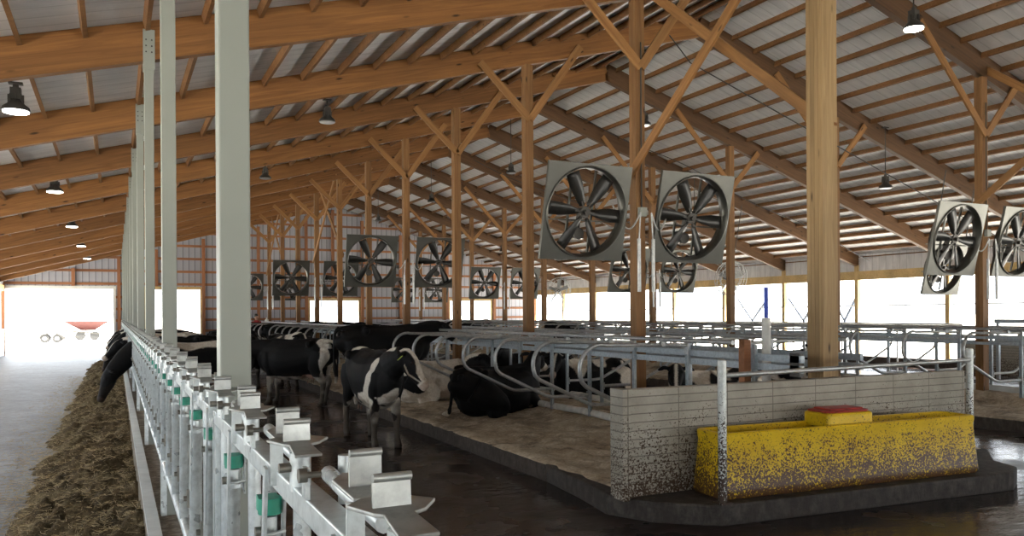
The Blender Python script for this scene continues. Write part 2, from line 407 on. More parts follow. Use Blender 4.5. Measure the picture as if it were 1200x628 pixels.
# ------------------------------------------------------------------ rafters, purlins
KS = range(-8, 12)
def where(k): return 'above the camera end' if k < 0 else ''
for k in KS:
    y = Y0+S*k
    if y > YE: continue
    hh = RD/2
    if k >= 0: lb = nth(k+1)+' from the trough wall'
    else: lb = nth(-k)+' in front of the trough wall'
    for side, (xa, xb) in enumerate(((XL-.5, XR_), (XE+.5, XR_))):
        o = lumber('roof_rafter', (xa, y, zu(xa)+hh), (xb, y, zu(xb)+hh), .13, RD*.96, 'eave_rafter_brown' if side else 'glulam')
        tag(o, ('deep timber rafter sloping down over the feed alley, ' if side == 0 else 'deep timber rafter sloping down to the open eave, ')+lb, 'rafter',
            'rafters over the feed alley slope' if side == 0 else 'rafters over the open eave slope')
        if k >= 1 and side == 0:
            pass
def purlin_row(x, side, i):
    k = MB(); z = zu(x)+RD-.058; s = ML if side == 0 else -MR
    for q in range(-9, 12):
        a = max(YB-.4, Y0+S*q+.065); c = min(YE-.01, Y0+S*(q+1)-.065)
        if c > a: k.box((0, (a+c)/2, 0), (.050, c-a, .115), Matrix.Rotation(-math.atan(s), 3, 'Y'))
    o = k.build('roof_purlin', 'purlin', loc=(x, 0, z))
    return tag(o, 'thin timber purlin under the %s roof slope, %s down from the ridge' % ('feed alley' if side == 0 else 'open eave', nth(i)), 'purlin',
               'purlins of the feed alley slope' if side == 0 else 'purlins of the open eave slope')
x = XR_-.3; i = 1
while x > XL-.6: purlin_row(x, 0, i); x -= .635; i += 1
x = XR_+.3; i = 1
while x < XE+.6: purlin_row(x, 1, i); x += .63; i += 1

# ------------------------------------------------------------------ timber posts
def knee(parent, post, sx, y, x0, z0, dx):
    x1 = x0+sx*dx
    o = lumber('knee_brace', (x0-parent.location.x, -.11, z0), (x1-parent.location.x, -.11, zu(x1)+.18), .04, .14, 'brace', parent)
    return o
for row, X in (('A', XA), ('B', XB)):
    for k in range(-4, 12):
        y = Y0+S*k
        if (row == 'A' and k < 0) or (row == 'B' and k < 0 and k < -1): continue
        if k == 11: continue
        big = row == 'A' and k == 0
        w = .235 if big else .17
        r = empty('timber_post', (X+(.04 if big else 0), y+(.09 if big else 0), .0))
        where_ = 'middle' if row == 'A' else 'outer'
        if big: lab = 'thick weathered laminated timber post standing behind the precast wall at the trough'
        elif k == -1: lab = 'laminated timber post of the outer stall block in front of the trough wall line'
        else: lab = 'braced laminated timber post in the %s stall block, %s from the trough wall' % (where_, nth(k+1))
        tag(r, lab, 'post', 'timber posts of the %s stall block' % where_)
        h = zu(X)+(.0 if not big else .0)
        n = 4 if big else 3
        for j in range(n):     # the plies of a nail-laminated post
            o = lumber('post_ply', (0, w*(j+.5)/n-w/2, 0), (0, w*(j+.5)/n-w/2, h-.01*(j % 2)), w, w/n-.004, 'post_old' if big or k < 0 else 'post', r, up=(0, 1, 0))
        zb = 5.72 if row == 'A' else 5.45
        dl, dr = (1.05, 1.15) if row == 'A' else (1.95, .95)
        for sx, dx in ((-1, dl), (1, dr)): knee(r, None, sx, y, X, zb, dx)
# X braces in the plane of the post rows
def xbrace(X, k, lab):
    ya, yb = Y0+S*k, Y0+S*(k+1); dxo = -.03
    for j, (p, q) in enumerate((((X-.13, yb+.05, 4.05), (X-.13, ya-.05, 7.0 if X < 10 else 6.85)), ((X+.13, ya, 4.05), (X+.13, yb+.05, 7.05 if X < 10 else 6.85)))):
        o = lumber('cross_brace', p, q, .04, .14, 'brace')
        tag(o, 'long diagonal timber brace '+('rising towards the trough ' if j == 0 else 'rising towards the far end wall ')+lab, 'brace', 'crossed timber braces')
xbrace(XA, 0, 'behind the trough wall'); xbrace(XB, 0, 'of the outer stall block'); xbrace(XA, 6, 'deep in the middle stall block'); xbrace(XA, 9, 'beside the far end wall')
# eave posts + header on the open side
for k in range(-8, 11):
    y = Y0+S*k
    o = lumber('eave_post', (XE, y, 0), (XE, y, zu(XE)+.05), .15, .15, 'header_wood', up=(0, 1, 0))
    tag(o, 'slim yellowish timber post at the open eave, '+(nth(k+1)+' beyond the trough line' if k >= 0 else nth(-k)+' short of the trough line'), 'post', 'posts of the open eave')
o = slab('trim_eave_header', XE-.06, XE+.06, YB, YE, 3.12, 3.44, 'header_wood')
slab('wall_eave_frieze', XE+.0, XE+.05, YB, YE, 3.44, zu(XE)+RD, 'lining')
slab('wall_feed_frieze', XL-.05, XL, YB, YE, 3.5, zu(XL)+RD, 'lining')
o = slab('trim_eave_header_feed_side', XL-.06, XL+.06, YB, YE, 3.2, 3.5, 'header_wood')
for k in range(-8, 11):
    y = Y0+S*k
    o = lumber('eave_post', (XL, y, 1.36), (XL, y, zu(XL)+.05), .15, .15, 'header_wood', up=(0, 1, 0))
    tag(o, 'timber post along the outer edge of the feed alley, '+(nth(k+1)+' beyond the trough line' if k >= 0 else nth(-k)+' short of the trough line'), 'post', 'posts of the feed alley eave')

# ------------------------------------------------------------------ steel columns on the feed fence
XS = .37
for k in range(-2, 12):
    y = Y0+S*k
    if y > YE-.3: continue
    r = empty('steel_column', (XS, y, .0))
    tag(r, 'pale grey square steel column on the headlock fence, %s' % (('%s from the camera' % nth(k+2)) if k > -2 else 'beside the camera'), 'column', 'steel columns along the headlock fence')
    c = MB(); c.box((0, 0, (.45+4.97)/2), (.102, .102, 4.97-.45)); c.build('shaft', 'column', r, bevel=.006)
    p = MB(); w, h = .125, .33
    for hx in (-.03, .03):
        for hz in (5.01, 5.08, 5.15): p.disc((hx, -.084, hz), (0, 1, 0), .009, .006, 8)
    p.build('bolt_set', 'dark', r)
    p = MB(); p.box((0, -.075, 5.04), (w, .012, .46)); p.box((0, .075, 5.04), (w, .012, .46)); p.box((0, 0, 4.935), (.12, .16, .015)); p.build('rafter_bracket', 'column', r)

# ------------------------------------------------------------------ feed curb
k = MB(); k.box((.31, (YB+YE)/2, .235), (.22, YE-YB-.3, .47)); o = k.build('trim_feed_curb', 'curb_dirt'); o['kind'] = 'structure'
k = MB(); k.box((.235, (YB+YE)/2, .485), (.085, YE-YB-.4, .035)); o = k.build('curb_board', 'plank')
tag(o, 'long pale board capping the feed curb under the headlock fence', 'board')

# ------------------------------------------------------------------ headlock fence
ZT = 1.645
def fence_unit(root, y, full=True):
    """one headlock: fixed tubes, swinging bar, strap with green bumper, release gear on the rail"""
    t = MB()
    t.tube([(.334, y+.03, .93), (.334, y+.03, ZT-.04)], .018, 10)
    t.build('fixed_bar', 'fence', root)
    t = MB(); t.tube([(.312, y+.40, .92), (.310, y+.335, 1.18), (.308, y+.262, ZT-.17)], .023, 10); t.tube([(.308, y+.262, ZT-.18), (.308, y+.262, ZT-.168)], .027, 10)
    sw = t.build('swing_bar', 'fence', root)
    t = MB(); t.tube([(.336, y+.47, .93), (.336, y+.47, 1.25), (.336, y+.40, ZT-.04)], .017, 10); t.build('yoke_bar', 'fence', root)
    # pivot bolt
    t = MB(); t.box((.284, y+.36, 1.165), (.010, .032, .075)); t.disc((.276, y+.36, 1.165), (1, 0, 0), .013, .022, 6); t.build('pivot_bolt', 'bolt', root)
    # straps and bumper under the rail
    t = MB(); t.bar((.290, y+.19, ZT-.005), (.286, y+.235, ZT-.42), .028, .007, up=(1, 0, 0)); t.bar((.340, y+.25, ZT-.04), (.340, y+.27, ZT-.20), .028, .006, up=(1, 0, 0))
    t.tube([(.287, y+.23, ZT-.158), (.308, y+.222, ZT-.16), (.338, y+.235, ZT-.158)], .005, 6); t.tube([(.31, y+.262, ZT-.168), (.31, y+.262, ZT-.128)], .017, 10)
    t.build('strap', 'fence', root)
    t = MB(); t.tube([(.310, y+.262, ZT-.122), (.310, y+.262, ZT-.086)], .026, 12); t.box((.310, y+.285, ZT-.104), (.044, .05, .034)); t.build('rubber_bumper', 'green', root)
    t = MB(); t.disc((.284, y+.243, ZT-.155), (1, 0, 0), .012, .018, 6); t.build('strap_bolt', 'bolt', root)
    # release gear on top
    z = ZT
    t = MB()
    t.tube([(.315, y-.05, z-.01), (.315, y-.05, z+.062)], .020, 12); t.build('socket_tube', 'fence', root)
    g = MB()     # winged latch plate (cross shaped) sloping over the socket
    poly = [(-.055, .030), (-.030, -.012), (-.020, -.020), (-.026, -.10), (.026, -.10), (.022, -.020), (.040, -.012), (.066, .022), (.030, .050), (-.030, .052)]
    g.prism(poly, 0, .006, Matrix.Rotation(.10, 3, 'X'), (.322, y+.01, z+.068))
    lp = g.build('latch_plate', 'fence_plate', root, bevel=.002)
    g = MB(); g.prism([(-.026, 0), (.026, 0), (.026, .040), (-.026, .040)], 0, .005, Matrix.Rotation(PI/2-.1, 3, 'X'), (.322, y+.02, z+.072))
    g.tube([(.296, y+.016, z+.113), (.348, y+.016, z+.113)], .006, 8); g.build('flipper', 'fence_plate', lp)
    g = MB(); g.prism([(-.034, .0), (.040, -.02), (.055, .10), (.050, .17), (-.002, .19), (-.030, .14)], 0, .006, None, (.335, y+.13, z+.058))
    rp = g.build('release_plate', 'fence_plate', root, bevel=.002)
    g = MB(); g.box((.340, y+.205, z+.088), (.050, .006, .052)); g.tube([(.315, y+.202, z+.115), (.365, y+.202, z+.115)], .006, 8); g.build('stop_tab', 'fence_plate', rp)
    g = MB(); g.tube([(.338, y+.10, z+.030), (.335, y+.30, z+.038), (.335, y+.42, z+.045)], .014, 10)
    g.tube([(.365, y+.42, z-.01), (.365, y+.42, z+.075)], .013, 8)
    g.build('release_rod', 'fence', root)
    g = MB(); g.bar((.300, y+.115, z-.03), (.300, y+.115, z+.062), .006, .026, up=(1, 0, 0)); g.build('upright_tab', 'fence', root)
    g = MB(); g.bar((.300, y+.44, z+.0), (.300, y+.44, z+.055), .03, .008, up=(1, 0, 0)); g.build('upright_tab', 'fence', root)
    g = MB(); g.disc((.290, y+.42, z+.045), (1, 0, 0), .014, .014, 6); g.disc((.33, y+.42, z+.045), (1, 0, 0), .006, .09, 6); g.build('latch_bolt', 'bolt', root)
    g = MB(); g.disc((.286, y-.05, z+.035), (1, 0, 0), .010, .022, 6); g.build('latch_bolt', 'bolt', root)
def fence_panel(y0, n):
    r = empty('headlock_panel', (0, 0, 0))
    g = MB(); g.box((.322, y0+S/2, ZT-.022), (.046, S-.02, .044)); g.build('top_rail', 'fence', r, bevel=.003)
    g = MB(); g.tube([(.312, y0+.01, .915), (.312, y0+S-.01, .915)], .024, 10); g.build('bottom_rail', 'fence', r)
    for u in range(n): fence_unit(r, y0-.11+.61*u)
    for yy in (y0+.02, y0+S-.04):
        g = MB(); g.box((.322, yy, (.47+ZT)/2-.02), (.04, .03, ZT-.47-.04)); g.build('end_upright', 'fence', r)
    return r
# first panel built about the world origin, then copied along the fence
proto = fence_panel(0, 6)
yp0 = Y0-S-.0
pl = 'galvanized headlock fence panel, '
panels = [yp0-S+S*i for i in range(12)]
for i, yy in enumerate(panels):
    lab = pl+('with the big silver latches closest to the camera' if i == 0 else 'between the %s and %s steel columns from the camera' % (nth(i), nth(i+1)))
    if i == 0: proto.location = (0, yy+.0, 0); tag(proto, lab, 'headlock', 'headlock fence panels')
    else:
        c = clone(proto, (0, yy, 0), None, lab, 'headlock fence panels')

# ------------------------------------------------------------------ hay along the fence
def hayz(x, y):
    t = (x+.95)/1.13
    if t <= 0: return -.01
    prof = min(1, t*1.35)**.8*(.24+.05*noise.noise(Vector((y*.5, 3, 0))))
    if y > 33: prof *= max(0, 1-(y-33)/5)
    edge = noise.noise(Vector((x*1.5, y*.9, 1)))*.10
    n = noise.fractal(Vector((x*2.4, y*3.6, 0)), .8, 2.1, 6)*.13
    return max(-.01, prof+n*1.3*min(1, t*3)+edge*min(1, t*2)-.03)
def hz(x, y):
    w = .16*noise.noise(Vector((y*.8, 9, 0)))+.06*noise.noise(Vector((y*3.3, 4, 0)))
    return hayz(x-(w if x < -.3 else w*max(0, (.2-x)/.5)), y)
o = grid('hay', -1.2, .198, -.5, 38, 64, 1100, hz, 'hay')
tag(o, 'long brown heap of loose hay on the feed alley beside the fence', 'hay', kind='stuff')
k = MB()
for i in range(42000):
    yy = 3.5+(random.random()**2)*26; xx = random.uniform(-1.9, .18)
    if random.random() > (.9 if xx > -.8 else .9*max(0, (xx+1.9)/1.1)**2.2): continue
    z = max(hz(xx, yy), 0)+.012; a = random.uniform(0, 2*PI); L = random.uniform(.03, .09); t = random.uniform(-.25, .45)
    d = Vector((math.cos(a)*math.cos(t), math.sin(a)*math.cos(t), math.sin(t)))*L; w = Vector((-math.sin(a), math.cos(a), 0))*.0022
    p = Vector((xx, yy, z)); up = Vector((0, 0, .0025))
    k.add([p-w, p+w, p+d+w, p+d-w, p+up, p+d+up], [(0, 1, 2, 3), (0, 4, 5, 3), (1, 4, 5, 2)])
o = k.build('straw', 'straw'); tag(o, 'loose pale straw stalks lying over the brown hay heap', 'straw', kind='stuff')

# ------------------------------------------------------------------ stall platforms
def bedz(xc):
    def f(x, y):
        t = abs(x-xc)
        z = .205+.035*noise.fractal(Vector((x*1.3, y*1.1, xc)), .8, 2.1, 5)+.03*noise.noise(Vector((x*5, y*5, 0)))
        z += .16*math.exp(-(t/.75)**2)+.05*math.exp(-((t-1.6)/.5)**2)*(.5+noise.noise(Vector((y*.8, x, 5))))
        if t > 2.30: u = min(1, (t-2.30)/.3); z = z*(1-u)+(.222+.02*noise.noise(Vector((x*5, y*3.5, 0)))-.02*max(0, (t-2.6)/.08))*u
        return z
    return f
ya, yb = 6.56, 45.2
o = grid('sand_bedding', 4.515, 9.965, ya, yb, 90, 640, bedz(XA), 'bedding', .02); tag(o, 'tan sand bedding of the middle stall block under the black lying cow', 'bedding', kind='stuff')
o = grid('sand_bedding', 12.915, 18.245, 3.0, yb, 50, 300, bedz(XB), 'bedding', .02); tag(o, 'brown sand bedding of the outer stall block beyond the wet cross alley', 'bedding', kind='stuff')
def curb(name, x0, x1, y0, y1):
    def f(x, y): return .19+.014*noise.fractal(Vector((x*4, y*3, 7)), .8, 2, 4)
    k = grid(name, x0, x1, y0, y1, 4, int((y1-y0)*6), f, 'curb', -.01); k['kind'] = 'structure'
curb('trim_curb_1', 4.5, 4.66, 6.9, yb); curb('trim_curb_2', 9.82, 9.98, 6.5, yb); curb('trim_curb_3', 12.9, 13.06, 2.9, yb); curb('trim_curb_4', 18.1, 18.26, 2.9, yb)
k = MB(); k.prism([(4.52, 8.4), (4.40, 7.3), (4.28, 6.6), (4.5, 6.15), (4.97, 5.75), (8.80, 5.44), (9.15, 5.62), (9.32, 6.0), (9.98, 6.5), (9.98, 6.6), (4.7, 6.6), (4.7, 8.4)], -.01, .195)
o = k.build('trim_trough_base', 'curb', bevel=.02); o['kind'] = 'structure'

# ------------------------------------------------------------------ precast wall, trough, pipe rail
k = MB(); k.box((0, 0, .53), (5.05, .13, 1.05)); k.box((-2.49, .02, .53), (.10, .22, 1.07)); o = k.build('precast_wall', 'precast', loc=(6.86, 6.465, .17), bevel=.008)
tag(o, 'low grey precast wall spattered with manure behind the yellow trough', 'wall')
tr = empty('water_trough', (6.80, 5.985, .20), math.radians(-4.5)); tag(tr, 'long yellow plastic water trough with red valve lid, spattered with manure', 'trough')
def trough_mesh():
    L, W, H = 1.71, .245, .63
    prof = []      # rounded rectangle plan rings at heights: outer up, inner down
    def ring(l, w, z, r=.07, n=4):
        out = []
        for cx, cy, a0 in ((l-r, w-r, 0), (-l+r, w-r, 90), (-l+r, -w+r, 180), (l-r, -w+r, 270)):
            for i in range(n+1):
                a = math.radians(a0+90*i/n); out.append((cx+r*math.cos(a), cy+r*math.sin(a), z))
        return out
    rings = [ring(L-.02, W-.005, 0), ring(L, W+.01, .03), ring(L-.003, W, .10), ring(L-.035, W-.03, .53), ring(L-.030, W-.022, .56), ring(L-.028, W-.018, .605), ring(L-.040, W-.030, .62),
             ring(L-.075, W-.065, .62), ring(L-.09, W-.08, .60), ring(L-.14, W-.12, .40), ring(L-.2, W-.15, .36)]
    k = MB(); n = len(rings[0]); vs = [p for r in rings for p in r]; fs = []
    for i in range(len(rings)-1):
        for j in range(n): fs.append((i*n+j, i*n+(j+1) % n, (i+1)*n+(j+1) % n, (i+1)*n+j))
    k.add(vs, fs, True); k.add(rings[0], [tuple(range(n))[::-1]]); k.add(rings[-1], [tuple(range(n))]); return k
b_ = trough_mesh().build('basin', 'yellow', tr)
es = b_.modifiers.new('es', 'EDGE_SPLIT'); es.split_angle = math.radians(40)
k = MB(); k.box((0, 0, .46), (3.18, .27, .01)); k.build('water', 'water', tr)
k = MB(); k.box((-.03, .03, .655), (.60, .36, .15)); k.build('valve_box', 'yellow', tr, bevel=.03)
k = MB(); k.prism([(-.29, -.13), (-.22, -.17), (.22, -.17), (.28, -.13), (.28, .13), (.22, .17), (-.22, .17), (-.29, .13)], .729, .75, None, (-.03, .03, 0)); k.prism([(-.22, -.12), (.22, -.12), (.22, .12), (-.22, .12)], .749, .768, None, (-.03, .03, 0)); k.build('lid', 'red', tr, bevel=.012)
for loc, z1, lab in (((5.03, 5.80, .195), 1.32, 'spattered galvanized pipe post in front of the yellow trough end'), ((9.06, 6.12, .195), 1.31, 'galvanized pipe post at the outer end of the precast wall')):
    k = MB(); k.tube([(0, 0, 0), (0, 0, z1)], .041, 16); k.dome((0, 0, z1), .041, 16, 6, (1, 1, .4)); k.box((0, 0, .008), (.13, .13, .016)); g = k.build('pipe_bollard', 'dirty_galv', loc=loc); tag(g, lab, 'post')
k = MB(); k.tube([(5.08, 5.83, 1.375), (9.03, 6.10, 1.385)], .024, 10); g = k.build('pipe_handrail', 'galv'); tag(g, 'thin steel pipe rail running above the trough between two pipe posts', 'rail')

# ------------------------------------------------------------------ stall dividers
def divider_proto():
    r = empty('stall_divider', (0, 0, 0))
    p = [(1.66, 0, 1.535), (1.2, 0, 1.55), (.40, 0, 1.560)]
    p += arc((.30, 0, 1.27), .30, 75, 180, 9)[0:]
    p += [(.005, 0, 1.20), (.03, 0, 1.12), (.09, 0, 1.06), (.85, 0, .70), (.93, 0, .675), (1.05, 0, .665), (1.66, 0, .665)]
    k = MB(); k.tube(p, .027, 10); k.build('loop_pipe', 'galv', r)
    k = MB(); k.box((1.625, 0, 1.50), (.012, .085, .17)); k.build('mount_plate', 'galv', r)
    k = MB(); k.box((1.625, 0, .665), (.012, .085, .12)); k.build('mount_plate', 'galv', r)
    k = MB()
    for z in (1.56,):
        k.tube([(1.24, -.035, z), (1.24, .035, z)], .038, 10); k.disc((1.24, 0, z+.05), (0, 0, 1), .012, .03, 6)
    k.build('rail_clamp', 'galv', r)
    return r
dp = divider_proto()
used = False
def dividers(xb, sx, ys, side):
    global used
    for i, y in enumerate(ys):
        lab = 'looped stall divider, %s from the trough on the %s' % (nth(i+1), side)
        g = 'stall dividers on the '+side
        rz = 0 if sx > 0 else PI
        if not used:
            used = True; o = dp; o.location = (xb, y, 0); o.rotation_euler = (0, 0, rz); tag(o, lab, 'stall divider', g)
        else: clone(dp, (xb, y, 0), rz, lab, g); 
dp['category'] = 'stall divider'
ysA = [8.42+1.22*i for i in range(30)]
dividers(5.08, 1, ysA, 'cow alley side of the middle block'); dividers(9.40, -1, ysA, 'far side of the middle block')
ysB = [5.51+1.22*i for i in range(32)]
dividers(13.41, 1, ysB, 'near side of the outer block'); dividers(17.73, -1, ysB, 'eave side of the outer block')
def long_rail(name, x, z, w, h, y0, y1, lab, round_=False, mat='rail'):
    k = MB()
    if round_: k.tube([(x, y0, z), (x, y1, z)], w, 10)
    else: k.box((x, (y0+y1)/2, z), (w, y1-y0, h))
    tag(k.build(name, mat), lab, 'rail')
for X, blk, y0 in ((XA, 'middle', 6.5), (XB, 'outer', 3.4)):
    for sx, sd in ((-1, 'facing the feed fence'), (1, 'facing the open eave')):
        xx = X+sx*.46
        long_rail('stall_rail', xx, 1.435, .05, .078 if X == XA else .05, y0, 45, 'upper galvanized box rail of the %s stall block %s' % (blk, sd))
        long_rail('stall_rail', xx, 1.325, .05, .078 if X == XA else .05, y0, 45, 'lower galvanized box rail of the %s stall block %s' % (blk, sd))
        long_rail('neck_rail', X+sx*.92, 1.615, .028, 0, y0+.6, 45, 'round neck rail clamped over the dividers of the %s stall block %s' % (blk, sd), True, 'galv')
        # channel uprights that carry the rails
        n0 = 0
        y = 7.20 if X == XA else 4.29
        i = 1
        while y < 45:
            k = MB(); k.box((0, 0, .78), (.02, .055, 1.30)); k.box((0, .026, .78), (.04, .007, 1.30)); k.box((0, -.026, .78), (.04, .007, 1.30))
            if i == 1: proto_u = k.build('rail_upright', 'rail'); u = proto_u; u.location = (xx+sx*.045, y, .15); 
            else: u = proto_u.copy(); COL.objects.link(u); u.location = (xx+sx*.045, y, .15)
            tag(u, 'channel upright under the %s block rails %s, %s from the trough' % (blk, sd, nth(i)), 'upright', 'rail uprights')
            y += 1.22; i += 1
# short dark post, white standpipe with blue rod at the trough end of the middle block
k = MB(); k.box((0, 0, .78), (.10, .10, 1.42)); g = k.build('short_post', 'gable_wood', loc=(6.66, 7.28, .15), bevel=.005); tag(g, 'short dark brown timber post holding the stall rails near the white standpipe', 'post')
k = MB(); k.box((0, 0, 0), (.07, .14, .26)); g = k.build('rail_end_cap', 'dark', loc=(6.79, 6.60, 1.37)); tag(g, 'dark block closing the stall rails against the thick timber post', 'end cap')
r = empty('standpipe', (7.2, 7.49, .15)); tag(r, 'white standpipe with a blue rod rising from the stall block by the trough wall', 'pipe')
k = MB(); k.tube([(0, 0, 0), (0, 0, 1.74)], .055, 14); k.build('pipe', 'pvc', r)
k = MB(); k.tube([(0, 0, 1.73), (0, 0, 2.12)], .026, 8); k.build('rod', 'blue', r)
# brisket pipes lying in the sand
for i, (x, y0, y1) in enumerate(((6.78, 9.9, 12.3), (6.78, 12.35, 16.2), (8.05, 11.6, 15.0), (6.78, 16.25, 24.0))):
    k = MB(); k.tube([(x, y0, .36), (x, (y0+y1)/2, .375), (x, y1, .36)], .055, 12)
    k.tube([(x, (y0+y1)/2-.04, .375), (x, (y0+y1)/2+.04, .375)], .060, 12)
    g = k.build('brisket_pipe', 'pvc'); tag(g, ['white plastic brisket pipe in the sand next to the precast wall end', 'white plastic brisket pipe in the sand beside the black lying cow', 'white plastic pipe in the sand behind the stall rails', 'white plastic brisket pipe in the sand beyond the black lying cow'][i], 'pipe', 'brisket pipes')
k = MB(); k.box((16.05, 12, .36), (.06, 14, .16)); g = k.build('brisket_board', 'plank'); tag(g, 'long pale brisket board on the sand of the outer stall block', 'board')

# ------------------------------------------------------------------ fans
def fan_proto():
    """fan faces -Y locally, centre at origin"""
    r = empty('barn_fan', (0, 0, 0)); h = .70; R = .672; n = 64
    def sq(a):
        c, s_ = math.cos(a), math.sin(a); m_ = max(abs(c), abs(s_)); return (c/m_*h, s_/m_*h)
    k = MB(); circ = [(R*math.cos(2*PI*i/n), R*math.sin(2*PI*i/n)) for i in range(n)]; sqr = [sq(2*PI*i/n) for i in range(n)]
    prof = [(R+.004, -.0), (R+.0, -.022), (R-.012, -.028), (R-.022, -.015), (R-.040, .05), (R-.042, .15), (R-.036, .15), (R-.030, .05), (R-.004, .02), (R+.008, .012)]
    vs = []
    for i in range(n):
        a = 2*PI*i/n
        vs.append((sqr[i][0], 0, sqr[i][1]))
        for rr, yy in prof: vs.append((rr*math.cos(a), yy, rr*math.sin(a)))
        vs.append((sqr[i][0], .012, sqr[i][1])); vs.append((sqr[i][0], .055, sqr[i][1])); vs.append((sqr[i][0]*1.004, .055, sqr[i][1]*1.004)); vs.append((sqr[i][0]*1.004, 0, sqr[i][1]*1.004))
    m_ = len(prof)+5; fs = []; fsm = []
    for i in range(n):
        j = (i+1) % n
        for q in range(m_): q2 = (q+1) % m_; (fsm if 1 <= q < len(prof) else fs).append((i*m_+q, j*m_+q, j*m_+q2, i*m_+q2))
    k.add(vs, fs, False); k.add(vs, fsm, True); k.build('shroud', 'fan_steel', r)
    for q in range(6):
        a = math.radians(-4+60*q); k = MB(); rows = []
        for t in range(9):
            u = t/8; rr = .10+.515*u; w = .038+.062*min(1, u*1.6)**.8; tw = math.radians(26-14*u)
            ca, sa = math.cos(a), math.sin(a); c = Vector((rr*ca, .07, rr*sa)); tx = Vector((-sa, 0, ca)); d = tx*math.cos(tw)+Vector((0, 1, 0))*math.sin(tw)
            nn = d.cross(Vector((ca, 0, sa))).normalized()*.004
            bow = Vector((0, -.012, 0))
            rows.append([c-d*w+nn, c+bow+nn, c+d*w+nn, c+d*w-nn, c+bow-nn, c-d*w-nn])
        vs = [p for r_ in rows for p in r_]; fs = []
        for t in range(8):
            for e in range(6): fs.append((t*6+e, t*6+(e+1) % 6, (t+1)*6+(e+1) % 6, (t+1)*6+e))
        fs += [(5, 4, 3, 2, 1, 0), tuple(48+e for e in range(6))]
        k.add(vs, fs, True); k.build('blade', 'black', r)
    k = MB(); k.disc((0, .06, 0), (0, 1, 0), .085, .03, 20); k.disc((0, .03, 0), (0, 1, 0), .035, .08, 12)
    for q in range(6):
        a = math.radians(-4+60*q); k.bar((.04*math.cos(a), .06, .04*math.sin(a)), (.17*math.cos(a), .065, .17*math.sin(a)), .02, .035, up=(0, 1, 0))
    k.build('hub', 'dark', r)
    k = MB()
    for xx in (-.20, .20): k.bar((xx, .20, -.61), (xx, .20, .61), .03, .03, up=(1, 0, 0))
    k.bar((-.60, .21, -.14), (.60, .21, -.14), .02, .02); k.bar((-.2, .2, 0), (.2, .2, 0), .03, .06)
    k.build('motor_frame', 'fan_steel', r)
    k = MB(); k.tube([(0, .12, -.0), (0, .20, 0)], .05, 12); k.tube([(-.02, .12, -.33), (-.02, .34, -.33)], .085, 16); k.bar((0, .2, 0), (-.02, .22, -.33), .03, .10, up=(0, 1, 0)); k.build('motor', 'dark', r)
    return r
fp = fan_proto(); fused = False
FT = math.radians(13)
def fan(x, y, z, lab, s=1.):
    global fused
    if not fused: o = fp; fused = True; o.location = (x, y, z); tag(o, lab, 'fan', 'square barn fans')
    else: o = clone(fp, (x, y, z), None, lab, 'square barn fans')
    o.rotation_euler = (FT, 0, 0); o.scale = (s, s, s); return o
def power(x, xp, y, z, lab):
    """flexible cables from the post to the fan and a drop of conduit"""
    k = MB(); s = 1 if x > xp else -1; pts = []
    for i in range(13):
        t = i/12; pts.append((xp+s*(.10+.42*t), y-.10+.12*t, z+.05-.35*math.sin(PI*t)*(1-.3*t)+.10*t))
    k.tube(pts, .013, 6); k.tube([(xp+s*.13, y-.1, z-.35), (xp+s*.13, y-.1, z-1.15)], .028, 8)
    k.tube([(xp+s*.10, y-.1, z+.05), (xp+s*.13, y-.1, z-.4)], .012, 6)
    tag(k.build('power_cable', 'galv'), lab, 'cable', 'fan power cables')
for X, blk, zc in ((XA, 'middle', 3.43), (XB, 'outer', 3.33)):
    for k_, w in ((1, 'nearest the trough wall'), (4, 'second from the trough wall'), (7, 'third from the trough wall'), (10, 'by the end wall')):
        y = Y0+S*k_-.12
        for sx, sd in ((-1, 'feed fence side'), (1, 'open eave side')):
            zz = zc - (.05 if k_ > 1 else 0)
            fan(X-.07+sx*.98, y-.1, zz, 'square fan, %s of the %s post row, %s' % (sd, blk, w.replace('nearest', 'closest to')))
            power(X+sx*.98, X, y, zz, 'looped cable of the %s fan, %s post row, %s' % (sd, blk, w.replace('nearest', 'closest to')))
# junction box on the post between the first fans
for X, y, n_ in ((XA, Y0+S, 'middle'), (XB, Y0+S, 'outer')):
    r = empty('junction_box', (X, y-.13, 3.50)); tag(r, 'small grey junction box on the %s post row post between the fans' % n_, 'box', 'junction boxes')
    k = MB(); k.box((0, 0, 0), (.13, .07, .14)); k.build('housing', 'column', r, bevel=.006)
    k = MB(); k.tube([(0, .02, .07), (0, .02, 2.6)], .012, 6); k.build('conduit', 'dark', r)
fo = fan(19.2, 13.6, 3.06, 'square fan hung over the alley past the outer post row')
k = MB()
for xx in (-.6, .6): k.tube([(xx, .02, .69), (xx, .1, (zu(19.2)-3.06)*1.02)], .014, 6)
k.tube([(-.6, .06, .9), (.6, .06, .9)], .012, 6)
k.build('hanger', 'dark', fo)
